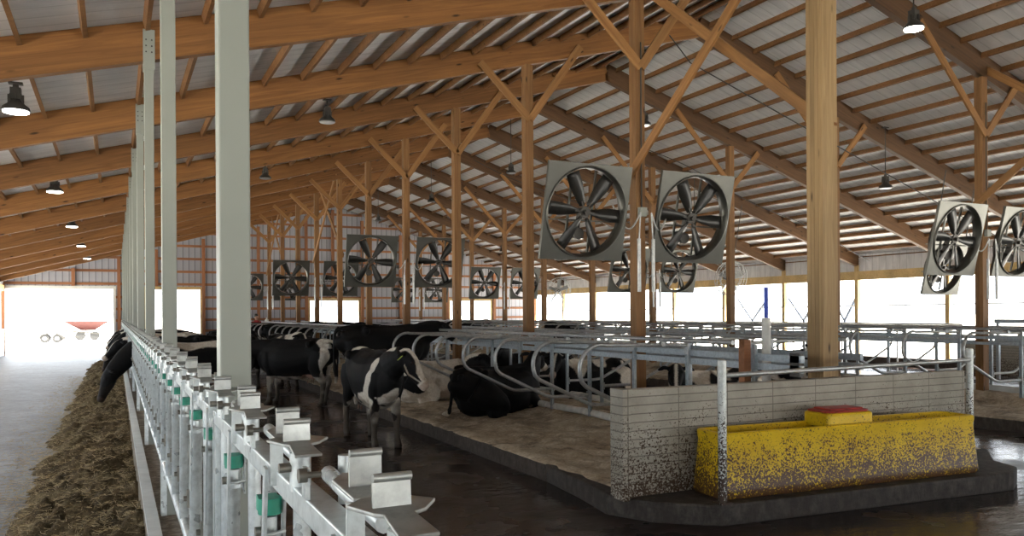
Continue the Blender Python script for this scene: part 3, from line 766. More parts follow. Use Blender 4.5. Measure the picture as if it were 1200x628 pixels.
# round basket fans further out
def basket(loc, lab):
    r = empty('basket_fan', loc); tag(r, lab, 'fan', 'round basket fans'); R = .60; k = MB()
    for yy, rr in ((-.16, R*.93), (0, R), (.16, R*.93), (-.2, .3), (.2, .3)):
        k.tube([(rr*math.cos(2*PI*i/28), yy, rr*math.sin(2*PI*i/28)) for i in range(28)], .012, 6, closed=True)
    for i in range(16):
        a = 2*PI*i/16
        for s_ in (-1, 1): k.tube([(R*.93*math.cos(a), s_*.16, R*.93*math.sin(a)), (.3*math.cos(a), s_*.2, .3*math.sin(a)), (.08*math.cos(a), s_*.2, .08*math.sin(a))], .005, 5)
        k.tube([(R*.93*math.cos(a), -.16, R*.93*math.sin(a)), (R*math.cos(a), 0, R*math.sin(a)), (R*.93*math.cos(a), .16, R*.93*math.sin(a))], .006, 5)
    k.build('cage', 'galv', r)
    for q in range(5):
        a = math.radians(20+72*q); b_ = MB(); b_.bar((.06*math.cos(a), .0, .06*math.sin(a)), (.52*math.cos(a), .0, .52*math.sin(a)), .012, .15, up=Vector((-math.sin(a)*.8, .5, math.cos(a)*.8))); b_.build('blade', 'galv', r)
    k = MB(); k.tube([(0, .04, 0), (0, .30, 0)], .10, 14); k.disc((0, 0, 0), (0, 1, 0), .07, .08, 14); k.build('motor', 'dark', r)
    k = MB(); k.tube([(0, 0, R), (0, 0, zu(loc[0])-loc[2])], .012, 6); k.build('hanger', 'dark', r)
    r.rotation_euler = (FT, 0, 0); return r
basket((18.8, 21.2, 3.1), 'round wire basket fan hanging over the alley past the outer posts, closer to the trough')
basket((18.2, 32.0, 2.98), 'round wire basket fan past the outer posts, closer to the end wall')

# ------------------------------------------------------------------ lamps
def bay_lamp(loc, lit, lab, rod=0., grp='high bay lamps'):
    r = empty('bay_lamp', loc); tag(r, lab, 'lamp', grp)
    k = MB(); k.tube([(0, 0, .0), (0, 0, .05), (0, 0, .09), (0, 0, .16)], [.165, .15, .10, .05], 20); k.build('reflector', 'dark', r)
    k = MB(); k.box((0, 0, .22), (.12, .12, .14)); k.disc((0, 0, .31), (0, 0, 1), .035, .05, 10)
    for a in range(8): k.bar((.05*math.cos(a*PI/4), .05*math.sin(a*PI/4), .15), (.09*math.cos(a*PI/4), .09*math.sin(a*PI/4), .15), .006, .12)
    k.build('driver_housing', 'dark', r)
    k = MB(); k.disc((0, 0, -.006), (0, 0, 1), .145, .02, 20); k.build('lens', 'glow' if lit else 'lens', r)
    k = MB(); k.tube([(0, 0, .33), (0, 0, .33+max(rod, .02))], .012, 6); k.box((0, 0, .33+max(rod, .02)), (.16, .1, .02)); k.build('hanger', 'dark', r)
    if lit:
        l = bpy.data.lights.new('lamp_light', 'SPOT'); l.energy = 60; l.spot_size = math.radians(130); l.shadow_soft_size = .13; l.color = (1, .97, .9)
        lo = bpy.data.objects.new('lamp_light', l); COL.objects.link(lo); lo.parent = r; lo.location = (0, 0, -.05)
    return r
cnt = ['closest to the camera', 'second from the camera', 'third from the camera', 'fourth from the camera', 'fifth from the camera']
for i in range(5):
    x = -1.1; y = 11.8+7.32*i; z = zu(x)+.0; bay_lamp((x, y, 4.54), True, 'lit round high bay lamp glowing over the feed alley, '+cnt[i], zu(x)+RD-.1-4.54-.33, 'lit lamps over the feed alley')
for i in range(3):
    x = 3.8; y = 15.9+7.32*i; bay_lamp((x, y, 5.78), False, 'unlit black high bay lamp under the roof over the cow alley, '+cnt[i], zu(x)+RD-.1-5.78-.33)
for i in range(5):
    y = 8.7+7.32*i; bay_lamp((XR_+.1, y, 6.5), i == 0, 'black pendant lamp on a long rod under the ridge, '+cnt[i], zu(XR_)+RD-.1-6.5-.33)
for i in range(4):
    x = 17.1; y = 13.7+7.3*i; bay_lamp((x, y, 5.0), False, 'unlit black lamp hanging over the outer stall block, '+cnt[i], zu(x)+RD-.1-5.0-.33)

# cables under the roof
def cable(pts, r, lab, name='roof_cable', mat='cable'):
    k = MB(); k.tube(pts, r, 6); tag(k.build(name, mat), lab, 'cable')
cable([(9.6+.5*i, 12.5, zu(9.6+.5*i)-.15 if i == 0 else 6.91-.3205*(.12+.5*i) + .12) for i in range(28)], .012, 'thin black cable slung under the open eave slope closest to the trough')
cable([(12+.5*i, 19.9, zu(12+.5*i)-.1-.08*math.sin(i*.6)) for i in range(25)], .012, 'thin black cable slung under the open eave slope past the second fans')
cable([(12+.5*i, 27.4, zu(12+.5*i)-.1-.08*math.sin(i*.5)) for i in range(25)], .012, 'thin black cable slung under the open eave slope deep in the barn')

# ------------------------------------------------------------------ outer alley edge
k = MB()
for z in (1.52, 1.05): k.tube([(24.2, 16.6, z), (24.2, 45, z)], .03, 8)
for i in range(13): k.tube([(24.2, 16.6+2.36*i, 0), (24.2, 16.6+2.36*i, 1.52)], .03, 8)
tag(k.build('pipe_fence', 'galv'), 'two-rail pipe fence along the open eave', 'fence')
o = slab('trim_eave_curb', 24.7, 25.2, YB, YE, -.05, .3, 'curb')
k = MB(); k.box((0, 0, .45), (.3, 14.0, .95)); g = k.build('block_wall', 'precast', loc=(24.25, 9.5, 0)); tag(g, 'low grey block wall at the open eave beyond the outer stalls', 'wall')
k = MB()
for z in (1.15, 1.40, 1.65): k.box((0, 0, z), (.06, 10, .12))
for yy in (-4.9, -2.5, 0, 2.5, 4.9): k.box((0, yy, .85), (.08, .08, 1.7))
g = k.build('board_gate', 'rail', loc=(22.6, 9.5, 0)); tag(g, 'horizontal galvanized gate rails in front of the low block wall', 'gate')
for i, (a, c) in enumerate((((28.83, 2.56), (27.89, 1.54)), ((26.93, 2.53), (27.89, 1.54)), ((25.67, 2.51), (24.86, 1.56)), ((24.12, 2.48), (24.86, 1.56)), ((22.21, 2.44), (22.75, 1.57)), ((23.3, 2.44), (22.75, 1.57)))):
    k = MB(); k.tube([(26, a[0], a[1]), (26, c[0], c[1]), (26, c[0], -.05)] if i % 2 == 0 else [(26, a[0], a[1]), (26, c[0], c[1]+.02)], .06, 6)
    tag(k.build('brace_rod', 'far_steel'), 'thin slanted steel rod outside the open eave, %s of the three v shapes, %s leg' % (['first', 'second', 'third'][i//2], 'far' if i % 2 == 0 else 'near'), 'rod', 'slanted rods outside the eave')
cable([(25.6, 10, 2.22), (25.6, 25, 2.14), (25.6, 45, 2.1)], .026, 'taut wire running outside the open eave posts', 'eave_wire', 'wire')

# ------------------------------------------------------------------ outside things
r = empty('hopper_wagon', (-2.0, 75, -.06)); tag(r, 'red funnel-sided hopper wagon parked outside the feed alley doorway', 'wagon')
k = MB()
top = [(-1.75, -1, 1.56), (1.6, -1, 1.56), (1.6, 1, 1.56), (-1.75, 1, 1.56)]; bot = [(-.45, -.4, .80), (.5, -.4, .80), (.5, .4, .80), (-.45, .4, .80)]
k.add(top+bot, [(0, 1, 5, 4), (1, 2, 6, 5), (2, 3, 7, 6), (3, 0, 4, 7), (4, 5, 6, 7), (0, 3, 2, 1)]); k.build('hopper', 'wagon_red', r)
k = MB(); k.bar((-1.7, -.9, .8), (-1.7, -.9, 1.5), .06, .06); k.bar((1.4, -.9, .45), (1.4, -.9, 1.5), .06, .06); k.bar((0, -.9, .62), (0, .9, .62), .1, .1); k.bar((-1.7, -.9, .8), (1.5, -.9, .45), .08, .08); k.bar((-1.7, .9, .8), (1.5, .9, .45), .08, .08); k.bar((-1.7, -.9, 1.4), (-.9, -.9, .75), .05, .05); k.build('chassis', 'dark', r)
for sx in (-.55, .5):
    for sy in (-.8, .8):
        k = MB(); k.disc((sx, sy, .36), (0, 1, 0), .36, .2, 20); k.build('wheel', 'tyre', r)
r = empty('tandem_trailer', (-4.35, 70, -.06)); tag(r, 'low trailer with two fendered wheels outside the feed alley doorway', 'trailer')
for sx in (-.35, .45):
    for sy in (-.7, .7):
        k = MB(); k.disc((sx, sy, .32), (0, 1, 0), .32, .2, 20); w = k.build('wheel', 'tyre', r); k = MB(); k.disc((sx, sy-.09, .32), (0, 1, 0), .14, .06, 14); k.build('hub', 'white', w)
k = MB(); k.prism([(-.8, .3), (-.6, .62), (-.2, .72), (.4, .72), (.8, .5), (.95, .2), (.85, .2), (.7, .45), (.35, .65), (-.2, .65), (-.55, .55), (-.72, .3)], -.85, .85, Matrix.Rotation(PI/2, 3, 'X')); k.build('fender', 'dark', r)
k = MB(); k.bar((-2.2, 0, .35), (1.9, 0, .38), .1, .08); k.bar((.8, -.6, .4), (.8, .6, .4), .08, .08); k.build('drawbar', 'dark', r)
r = empty('skid_loader', (20.4, 43.5, 0), .2); tag(r, 'small yellow loader with grey cab parked in the far outer alley', 'loader')
k = MB(); k.box((.35, 0, .95), (.95, 1.1, 1.0)); k.build('cab', 'cab', r, bevel=.05)
k = MB(); k.box((.1, 0, .5), (1.6, 1.2, .45)); k.bar((-1.0, -.5, 1.55), (.6, -.5, .9), .1, .16); k.bar((-1.0, .5, 1.55), (.6, .5, .9), .1, .16); k.box((-1.15, 0, 1.25), (.4, 1.3, .4)); k.build('boom', 'yellow_paint', r)
for sx in (-.45, .6):
    for sy in (-.65, .65): k = MB(); k.disc((sx, sy, .32), (0, 1, 0), .32, .22, 18); k.build('wheel', 'tyre', r)

# ------------------------------------------------------------------ loft + remesh bodies
def chain(k, pts, n=14, sub=3):
    """pts: (x,y,z, rw, rh[, up]) ellipse rings along a path, Catmull-Rom between them"""
    P = [(Vector(p[:3]), p[3], p[4] if len(p) > 4 else p[3]) for p in pts]; out = []
    for i in range(len(P)-1):
        p0, p1, p2, p3 = P[max(i-1, 0)], P[i], P[i+1], P[min(i+2, len(P)-1)]
        for s in range(sub):
            t = s/sub
            def cr(a, b_, c, d): return .5*((2*b_)+(c-a)*t+(2*a-5*b_+4*c-d)*t*t+(3*b_-a-3*c+d)*t**3)
            out.append((cr(p0[0], p1[0], p2[0], p3[0]), cr(p0[1], p1[1], p2[1], p3[1]), cr(p0[2], p1[2], p2[2], p3[2])))
    out.append(P[-1])
    m_ = len(out); vs = []; fs = []
    prev = None
    for i, (c, rw, rh) in enumerate(out):
        t = (out[min(i+1, m_-1)][0]-out[max(i-1, 0)][0]).normalized()
        side = Vector((0, 0, 1)).cross(t)
        if side.length < .35: side = (prev if prev is not None else Vector((0, 1, 0)))
        side = (side-t*side.dot(t)).normalized()
        if prev is not None and side.dot(prev) < 0: side = -side
        prev = side; up = t.cross(side)
        for q in range(n):
            a = 2*PI*q/n; vs.append(c+side*math.cos(a)*rw+up*math.sin(a)*rh)
    for i in range(m_-1):
        for q in range(n): fs.append((i*n+q, i*n+(q+1) % n, (i+1)*n+(q+1) % n, (i+1)*n+q))
    fs += [tuple(range(n))[::-1], tuple((m_-1)*n+q for q in range(n))]
    k.add(vs, fs, True)
def fuse(k, voxel, smooth=4):
    me = k.mesh('tmp', M['coat']); o = bpy.data.objects.new('tmp', me); COL.objects.link(o)
    bm = bmesh.new(); bm.from_mesh(me); bmesh.ops.recalc_face_normals(bm, faces=bm.faces); bm.to_mesh(me); bm.free()
    r = o.modifiers.new('r', 'REMESH'); r.mode = 'VOXEL'; r.voxel_size = voxel; r.use_smooth_shade = True
    s = o.modifiers.new('s', 'SMOOTH'); s.factor = .5; s.iterations = smooth
    dg = bpy.context.evaluated_depsgraph_get(); out = bpy.data.meshes.new_from_object(o.evaluated_get(dg))
    bpy.data.objects.remove(o); bpy.data.meshes.remove(me); return out
def R3(d):
    x = Vector(d).normalized(); y = Vector((0, 0, 1)).cross(x)
    y = y.normalized() if y.length > .05 else Vector((0, 1, 0)); return x, y, x.cross(y)

def cow_mesh(pose='stand', neck=((.62, 0, 1.15), (.92, 0, 1.32), (1.12, 0, 1.42)), head=(.75, 0, -.65), roll=0., voxel=.02, coat=None, lf=0., rf=0., lh=0., rh=0., tail=True, seed=0):
    k = MB(); dz = 0.
    lying = pose == 'lie'
    if lying: dz = -.57
    T = [(-.94, 0, 1.22, .09, .10), (-.90, 0, 1.18, .17, .20), (-.74, 0, 1.135, .235, .285), (-.55, 0, 1.09, .275, .33), (-.38, 0, 1.05, .285, .355), (-.15, 0, .985, .32, .41), (.10, 0, .955, .335, .435), (.32, 0, .96, .315, .435), (.50, 0, 1.0, .265, .41), (.66, 0, 1.03, .225, .36), (.80, 0, 1.06, .175, .28), (.90, 0, 1.09, .09, .13)]
    chain(k, [(x, y, z+dz, w*(1.12 if lying else 1), h*(.94 if lying else 1)) for x, y, z, w, h in T], 20)
    # spine ridge, hooks and pins
    chain(k, [(-.93, 0, 1.36+dz, .05, .04), (-.7, 0, 1.405+dz, .07, .04), (-.42, 0, 1.405+dz, .08, .045), (0, 0, 1.375+dz, .06, .04), (.4, 0, 1.39+dz, .06, .05), (.56, 0, 1.40+dz, .05, .05), (.75, 0, 1.30+dz, .05, .06)], 10)
    for s in (-1, 1):
        k.dome((-.46, s*.235, 1.33+dz), .075, 10, 6); k.dome((-.88, s*.12, 1.28+dz), .06, 10, 6)
        chain(k, [(-.46, s*.20, 1.33+dz, .07, .06), (-.46, s*.05, 1.38+dz, .07, .05)], 8)
    nk = [Vector(p)+Vector((0, 0, dz)) for p in neck]
    chain(k, [(nk[0][0]-.12, nk[0][1], nk[0][2]-.05, .18, .28), (*nk[0], .17, .27), (*nk[1], .145, .22), (*nk[2], .11, .155)], 14)
    chain(k, [(nk[0][0]+.05, nk[0][1], nk[0][2]-.22, .05, .12), (*(nk[1]-Vector((0, 0, .14))), .03, .06)], 10)   # dewlap
    X, Y, Z = R3(head); H = nk[2]
    if roll: 
        Rm = Matrix.Rotation(roll, 3, X); Y = Rm @ Y; Z = Rm @ Z
    def hp(a, b_=0, c=0): return H+X*a+Y*b_+Z*c
    def hr(a, c, w, h): p = hp(a, 0, c); return (*p, w, h)
    # head as explicit oriented rings
    rings = [(-.09, .01, .05, .06), (-.04, .02, .085, .10), (.04, .01, .105, .125), (.13, .0, .112, .128), (.20, -.012, .100, .118), (.30, -.02, .072, .092), (.39, -.028, .062, .075), (.45, -.032, .070, .070), (.50, -.034, .068, .062), (.525, -.036, .045, .04)]
    n = 18; vs = []; fs = []; HS = 1.08
    for a, c, w, h in [tuple(q_*HS for q_ in r_) for r_ in rings]:
        for q in range(n):
            t = 2*PI*q/n; vs.append(hp(a, math.cos(t)*w*(1 if math.sin(t) > -.2 else .85), c+math.sin(t)*h))
    for i in range(len(rings)-1):
        for q in range(n): fs.append((i*n+q, i*n+(q+1) % n, (i+1)*n+(q+1) % n, (i+1)*n+q))
    fs += [tuple(range(n))[::-1], tuple((len(rings)-1)*n+q for q in range(n))]; k.add(vs, fs, True)
    for s in (-1, 1):
        k.dome(hp(.135, s*.098, .062), .032, 8, 6)      # brow
        k.dome(hp(.485, s*.042, .0), .024, 8, 6)
        # ear: flat leaf
        e0 = hp(-.01, s*.085, .04); e1 = hp(-.03, s*.175, .045); e2 = hp(-.035, s*.25, .015); e3 = hp(-.03, s*.285, -.01)
        for a_, c_, w0, w1 in ((e0, e1, .03, .055), (e1, e2, .055, .05), (e2, e3, .05, .015)):
            pass
        vv = []; n2 = 10
        for p, w in ((e0, .028), (e0*.5+e1*.5, .045), (e1, .056), (e2, .048), (e3, .016)):
            for q in range(n2):
                t = 2*PI*q/n2; vv.append(p+Z*math.sin(t)*w*.9+X*math.cos(t)*max(.016, voxel*.95))
        ff = []
        for i in range(4):
            for q in range(n2): ff.append((i*n2+q, i*n2+(q+1) % n2, (i+1)*n2+(q+1) % n2, (i+1)*n2+q))
        ff += [tuple(range(n2))[::-1], tuple(4*n2+q for q in range(n2))]; k.add(vv, ff, True)
    if not lying:
        for s, off in ((1, lf), (-1, rf)):
            y = s*.155
            chain(k, [(.60, y*.95, 1.12, .10, .19), (.57, y*1.05, .92, .115, .16), (.53, y*1.05, .74, .085, .105), (.54+off*.4, y, .58, .074, .084), (.555+off*.7, y, .42, .062, .070), (.555+off*.85, y, .30, .046, .052), (.555+off, y, .14, .044, .048), (.57+off, y, .095, .056, .058), (.59+off, y, .06, .042, .045)], 12)
            chain(k, [(.585+off, y, .09, .045, .05), (.60+off, y, .035, .056, .064), (.605+off, y, .0, .060, .070)], 12)
        for s, off in ((1, lh), (-1, rh)):
            y = s*.175
            chain(k, [(-.66, y*.85, 1.16, .13, .22), (-.63, y*1.05, .98, .135, .22), (-.60, y*1.1, .80, .105, .165), (-.66+off*.3, y*1.08, .65, .085, .115), (-.76+off*.5, y, .52, .056, .078), (-.765+off*.6, y, .45, .053, .068), (-.745+off*.8, y, .30, .045, .052), (-.735+off, y, .14, .046, .050), (-.72+off, y, .095, .057, .058), (-.70+off, y, .06, .043, .045)], 12)
            chain(k, [(-.705+off, y, .09, .045, .05), (-.69+off, y, .035, .056, .064), (-.685+off, y, .0, .060, .070)], 12)
        k.dome((-.42, 0, .68), .17, 14, 8, (1.1, .85, .8))
        for sx in (-.48, -.34):
            for s in (-1, 1): chain(k, [(sx, s*.08, .54, .022), (sx, s*.085, .46, .016)], 8)
        if tail: chain(k, [(-.92, 0, 1.38, .05, .05), (-1.0, 0, 1.30, .035, .035), (-1.03, .01, 1.05, .024, .024), (-1.02, .02, .8, .024, .024), (-1.0, .03, .62, .045, .045), (-.99, .04, .48, .03, .03)], 10)
    else:
        for s in (-1, 1):
            chain(k, [(.50, s*.17, .44, .12, .19), (.64, s*.19, .28, .10, .12), (.82, s*.19, .11, .06, .065), (.66, s*.16, .055, .045, .045), (.48, s*.15, .05, .05, .045)], 12)
            chain(k, [(-.66, s*.18, .50, .18, .24), (-.48, s*.28, .38, .19, .26), (-.22, s*.34, .24, .14, .18), (-.20, s*.38, .11, .085, .10), (-.50, s*.38, .09, .055, .06), (-.36, s*.42, .06, .045, .05), (-.18, s*.42, .05, .055, .05)], 12)
        k.dome((-.45, 0, .27), .30, 14, 8, (1.2, 1.3, .9)); k.dome((.1, 0, .22), .30, 14, 8, (1.7, 1.15, .8))
        chain(k, [(-.90, 0, .80, .05, .05), (-.95, .02, .6, .035, .035), (-.95, .08, .25, .03, .03), (-.95, .16, .09, .05, .045), (-.93, .3, .07, .05, .04)], 10)
    me = fuse(k, voxel, max(2, int(.06/voxel)))
    at = me.color_attributes.new('coat', 'FLOAT_COLOR', 'POINT')
    blk = Vector((.0065, .0062, .0065)); wht = Vector((.70, .66, .58)); tan = Vector((.32, .25, .18)); pink = Vector((.34, .21, .16))
    buf = []
    for v_ in me.vertices:
        p = v_.co; q = Vector((p.x, p.y, p.z-dz))
        hd = p-H; ha, hb, hc = hd.dot(X), hd.dot(Y), hd.dot(Z); ishead = -.10 < ha < .6 and abs(hb) < .32 and abs(hc) < .2
        w = coat(q, ha, hb, hc, ishead) if coat else 0
        wob = noise.noise(q*7)*.5
        c = blk.lerp(wht, min(1, max(0, w*14)))
        if ishead and ha > .47: c = c.lerp(pink, .55 if w > 0 else .12)
        dirt = noise.fractal(q*3+Vector((9, 0, seed)), .8, 2, 4)
        if w > 0 and dirt > .05: c = c.lerp(tan, min(.6, (dirt-.05)*1.8))
        if not lying:
            ud = ((q.x+.42)/.26)**2+(q.y/.2)**2+((q.z-.60)/.2)**2
            if ud < 1 and q.z < .66: c = pink.copy()
            if q.z < .66+.25*wob: c = c.lerp(Vector((.034, .025, .018)), max(0, min(.95, (.66-q.z)*2.1+.25+wob*1.3)) if w > 0 else .3)
            if q.z < .05: c = Vector((.03, .022, .016))
        buf += [c.x, c.y, c.z, 1]
    at.data.foreach_set('color', buf)
    me.materials.clear(); me.materials.append(M['coat'])
    me.polygons.foreach_set('use_smooth', [True]*len(me.polygons))
    return me, (H, X, Y, Z)
def ell(q, c, r, n=.25, f=4.): 
    d = math.sqrt(((q.x-c[0])/r[0])**2+((q.y-c[1])/r[1])**2+((q.z-c[2])/r[2])**2)
    return 1-d+n*(noise.noise(q*f)+.5*noise.noise(q*f*2.3))
def coat_main(q, a, b_, c, hd):
    if hd:
        e = (.078+.03*max(a, 0)-abs(b_))*8 if c > .01-.12*max(0, a-.25) else -1
        poll = .05-abs(b_) if (a < .03 and c > .05) else -1
        muz = (a-.43)*4
        jaw = (.016-abs(c+.10-.35*abs(a-.24)))*4 if .10 < a < .45 else -1
        return max(e-.02, poll*4, muz, jaw)
    w = max(ell(q, (-.62, 0, 1.46), (.30, .30, .12)),                 # over the hips
            ell(q, (-.97, 0, .95), (.22, .4, .5), .15),              # buttocks
            ell(q, (.52-(q.z-1.0)*-.35, -.26, 1.0), (.085, .25, .42), .9),          # band behind the shoulder
            ell(q, (.36, -.25, .64), (.22, .25, .18), .4),
            ell(q, (.80, 0, .74), (.26, .16, .28), .8),              # brisket
            ell(q, (.86, .0, 1.44), (.16, .07, .10), .2), ell(q, (.1, 0, .60), (.55, .2, .12), .3))
    if q.z < .58+.30*noise.noise(q*6+Vector((3, 1, 7))): w = max(w, .5)
    return w
def coat_rand(seed, thr, legs=True):
    o = Vector((seed*13.7, seed*5.1, seed*2.3))
    def f(q, a, b_, c, hd):
        if hd: 
            e = .03-abs(b_) if c > 0 and a > -.02 else -1
            return max(e*6, (a-.46)*4) if seed % 3 else (a-.49)*3
        w = noise.fractal(q*1.35+o, .6, 2, 3)-thr
        if legs and q.z < .5: w = max(w, .3)
        return w
    return f
def coat_lie(q, a, b_, c, hd): return .3 if (q.x < -.82 and q.z < .72 and q.y > .12) else (((a-.36)*3 if c < .02 else -1) if hd else -1)
def coat_black(q, a, b_, c, hd): return ((a-.36)*3 if (hd and c < .02) else -1) if hd else (.3 if q.z < .22 else -1)
def coat_cow2(q, a, b_, c, hd):
    if hd: return -1
    w = max(ell(q, (-.80, .10, 1.34), (.22, .13, .16), .15), ell(q, (-.84, .24, .95), (.14, .12, .42), .3), ell(q, (-.80, -.20, .70), (.12, .2, .28), .3))
    if q.z < .62: w = max(w, .4)
    return w
def coat_white_back(q, a, b_, c, hd):
    if hd: return -1
    if q.x > .42: return -1
    w = max((q.z-1.30)*3+.25*noise.noise(q*3), ell(q, (-.1, -.2, 1.1), (.16, .4, .5), .3))
    return w
def coat_cream(q, a, b_, c, hd):
    if hd: return (a-.36)*3 if c < .05 else -1
    return .4 if noise.noise(q*1.6) > -.25 else -.3
def put(me, loc, ang, lab, group=None, name='cow'):
    o = bpy.data.objects.new(name, me); COL.objects.link(o); o.location = loc; o.rotation_euler = (0, 0, ang)
    return tag(o, lab, 'cow', group)

# main cow: faces the camera three-quarter, head turned to the stalls and lowered
hx = (3.68-3.50, 11.45-12.55); ang = math.atan2(hx[1], hx[0])
me, fr_ = cow_mesh('stand', ((.62, .0, 1.12), (.92, .04, 1.28), (1.08, .10, 1.36)), (.36, .52, -.80), 0, .014, coat_main, lf=.06, rf=-.06, lh=.05, rh=-.12)
mc = put(me, (3.55, 12.0, 0), math.radians(-88), 'black and white cow standing in the wet alley with yellow ear tag, facing the trough'); mc.name = 'cow'
H, X_, Y_, Z_ = fr_
for s in (-1, 1):
    k = MB(); k.dome(H+X_*.15+Y_*s*.107+Z_*.045, .019, 10, 8); k.build('eye', 'eye', mc)
k = MB(); e = H+X_*-.03+Y_*-.20+Z_*.0
k.bar(e+X_*.03+Z_*.03, e+X_*.035-Z_*.06, .055, .006, up=X_); k.build('ear_tag', 'tag', mc)

me2, _ = cow_mesh('stand', ((.62, 0, 1.15), (.95, .05, 1.2), (1.15, .12, 1.2)), (.6, .2, -.8), 0, .022, coat_cow2, rh=.1)
put(me2, (3.55, 17.9, 0), math.radians(138), 'black cow with a white stripe down its rump, seen from behind in the alley')
meb, _ = cow_mesh('stand', ((.62, 0, 1.17), (.95, .0, 1.30), (1.18, .0, 1.36)), (.8, 0, -.5), 0, .022, coat_black, lh=.08, rf=.06)
o_ = put(meb, (5.12, 16.4, .20), 0.03, 'large all-black cow standing in a stall behind the cow with the ear tag'); o_.scale = (1.07,)*3
me3, _ = cow_mesh('stand', ((.62, 0, 1.15), (.95, .1, 1.1), (1.12, .2, .95)), (.5, .2, -.8), 0, .024, coat_rand(3, .32), lf=.1, rh=.15)
put(me3, (3.1, 21.9, 0), math.radians(70), 'dark cow with its head down in the alley, beyond the white-striped cow')
mef, _ = cow_mesh('stand', ((.62, 0, 1.17), (.95, .0, 1.30), (1.12, .05, 1.36)), (.7, .1, -.65), 0, .024, coat_rand(5, .25), lf=-.1, rf=.1)
put(mef, (4.15, 22.4, 0), math.radians(-80), 'black cow with a white blaze facing the camera in the dark group of cows')
put(mef, (2.95, 25.2, 0), math.radians(-105), 'black cow with a white blaze behind the head-down cow in the alley')
put(me3, (2.35, 20.1, 0), math.radians(84), 'dark cow half hidden by the big steel column')
put(meb, (3.4, 28.5, 0), math.radians(-60), 'all-black cow far down the alley past the dark group')
# feeding cows with their heads through the headlocks
mfe, _ = cow_mesh('stand', ((.68, 0, 1.25), (1.12, .0, 1.27), (1.52, .05, .88)), (.40, -.05, -.85), 0, .022, coat_white_back, lf=.05, rf=-.08)
put(mfe, (1.42, 17.2, 0), math.radians(192), 'cow eating with its black head lowered onto the hay, closest to the camera', 'cows feeding through the headlocks')
mfu, _ = cow_mesh('stand', ((.66, 0, 1.17), (1.02, .0, 1.25), (1.28, .0, 1.25)), (.75, .05, -.6), 0, .026, coat_rand(2, .1), lf=.05, rf=-.08)
for i, (y, m_, lab) in enumerate(((22.3, mfu, 'patched cow reaching its head through the headlocks, second from the camera'), (26.1, mfe, 'whitish-backed cow eating far down the fence, third from the camera'), (29.4, mfu, 'patched cow reaching through the headlocks, fourth from the camera'),
                              (31.3, mfe, 'whitish-backed cow eating near the far doorway, fifth from the camera'), (34.4, mfu, 'patched cow reaching through the headlocks closest to the far doorway'))):
    put(m_, (1.42, y, 0), math.radians(183), lab, 'cows feeding through the headlocks')
# lying cows
ml, _ = cow_mesh('lie', ((.66, 0, 1.15), (.86, .05, 1.38), (.98, .12, 1.55)), (.75, .35, -.35), 0, .018, coat_lie)
put(ml, (5.98, 12.68, .19), math.radians(14), 'all-black cow lying on the sand in a stall with its head raised')
mt, _ = cow_mesh('lie', ((.66, 0, 1.15), (.86, -.10, 1.34), (.96, -.25, 1.42)), (.35, -.7, -.5), 0, .022, coat_cream)
put(mt, (5.75, 15.15, .17), math.radians(3), 'cream-bodied cow with a black head lying behind the all-black lying cow')
mr1, _ = cow_mesh('lie', ((.66, 0, 1.15), (.86, .08, 1.34), (.96, .18, 1.45)), (.5, .6, -.45), 0, .024, coat_rand(8, .12, False))
put(mr1, (8.75, 13.9, .17), math.radians(178), 'black and white cow lying in the far stalls, opposite the all-black lying cow', 'cows lying in the far stalls')
put(mr1, (8.75, 10.25, .17), math.radians(182), 'black and white cow lying in the far stalls just behind the precast wall', 'cows lying in the far stalls')
put(ml, (8.7, 16.35, .17), math.radians(180), 'all-black cow lying in the far stalls behind the middle rails', 'cows lying in the far stalls')
put(mr1, (14.9, 14.7, .17), math.radians(0), 'black and white cow lying in the outer stall block behind the thick timber post')
# standing cows far away in stalls
for i, (x, y, a, m_, lab) in enumerate(((8.4, 26.6, 180, meb, 'all-black cow standing far back in the middle stalls, first of three'), (8.6, 29.6, 180, meb, 'all-black cow standing far back in the middle stalls, second of three'), (8.5, 34.3, 180, me3, 'dark cow standing far back in the middle stalls, third of three'),
                                      (14.9, 25.9, 0, me3, 'dark cow standing in the outer stalls under the round fans'), (14.8, 34.8, 0, meb, 'all-black cow standing far back in the outer stalls'), (5.9, 30.9, 0, meb, 'all-black cow standing far back in the cow alley stalls'),
                                      (5.9, 37.2, 0, me3, 'dark cow standing near the end wall in the cow alley stalls'))):
    put(m_, (x, y, .18), math.radians(a), lab, 'cows standing in distant stalls')

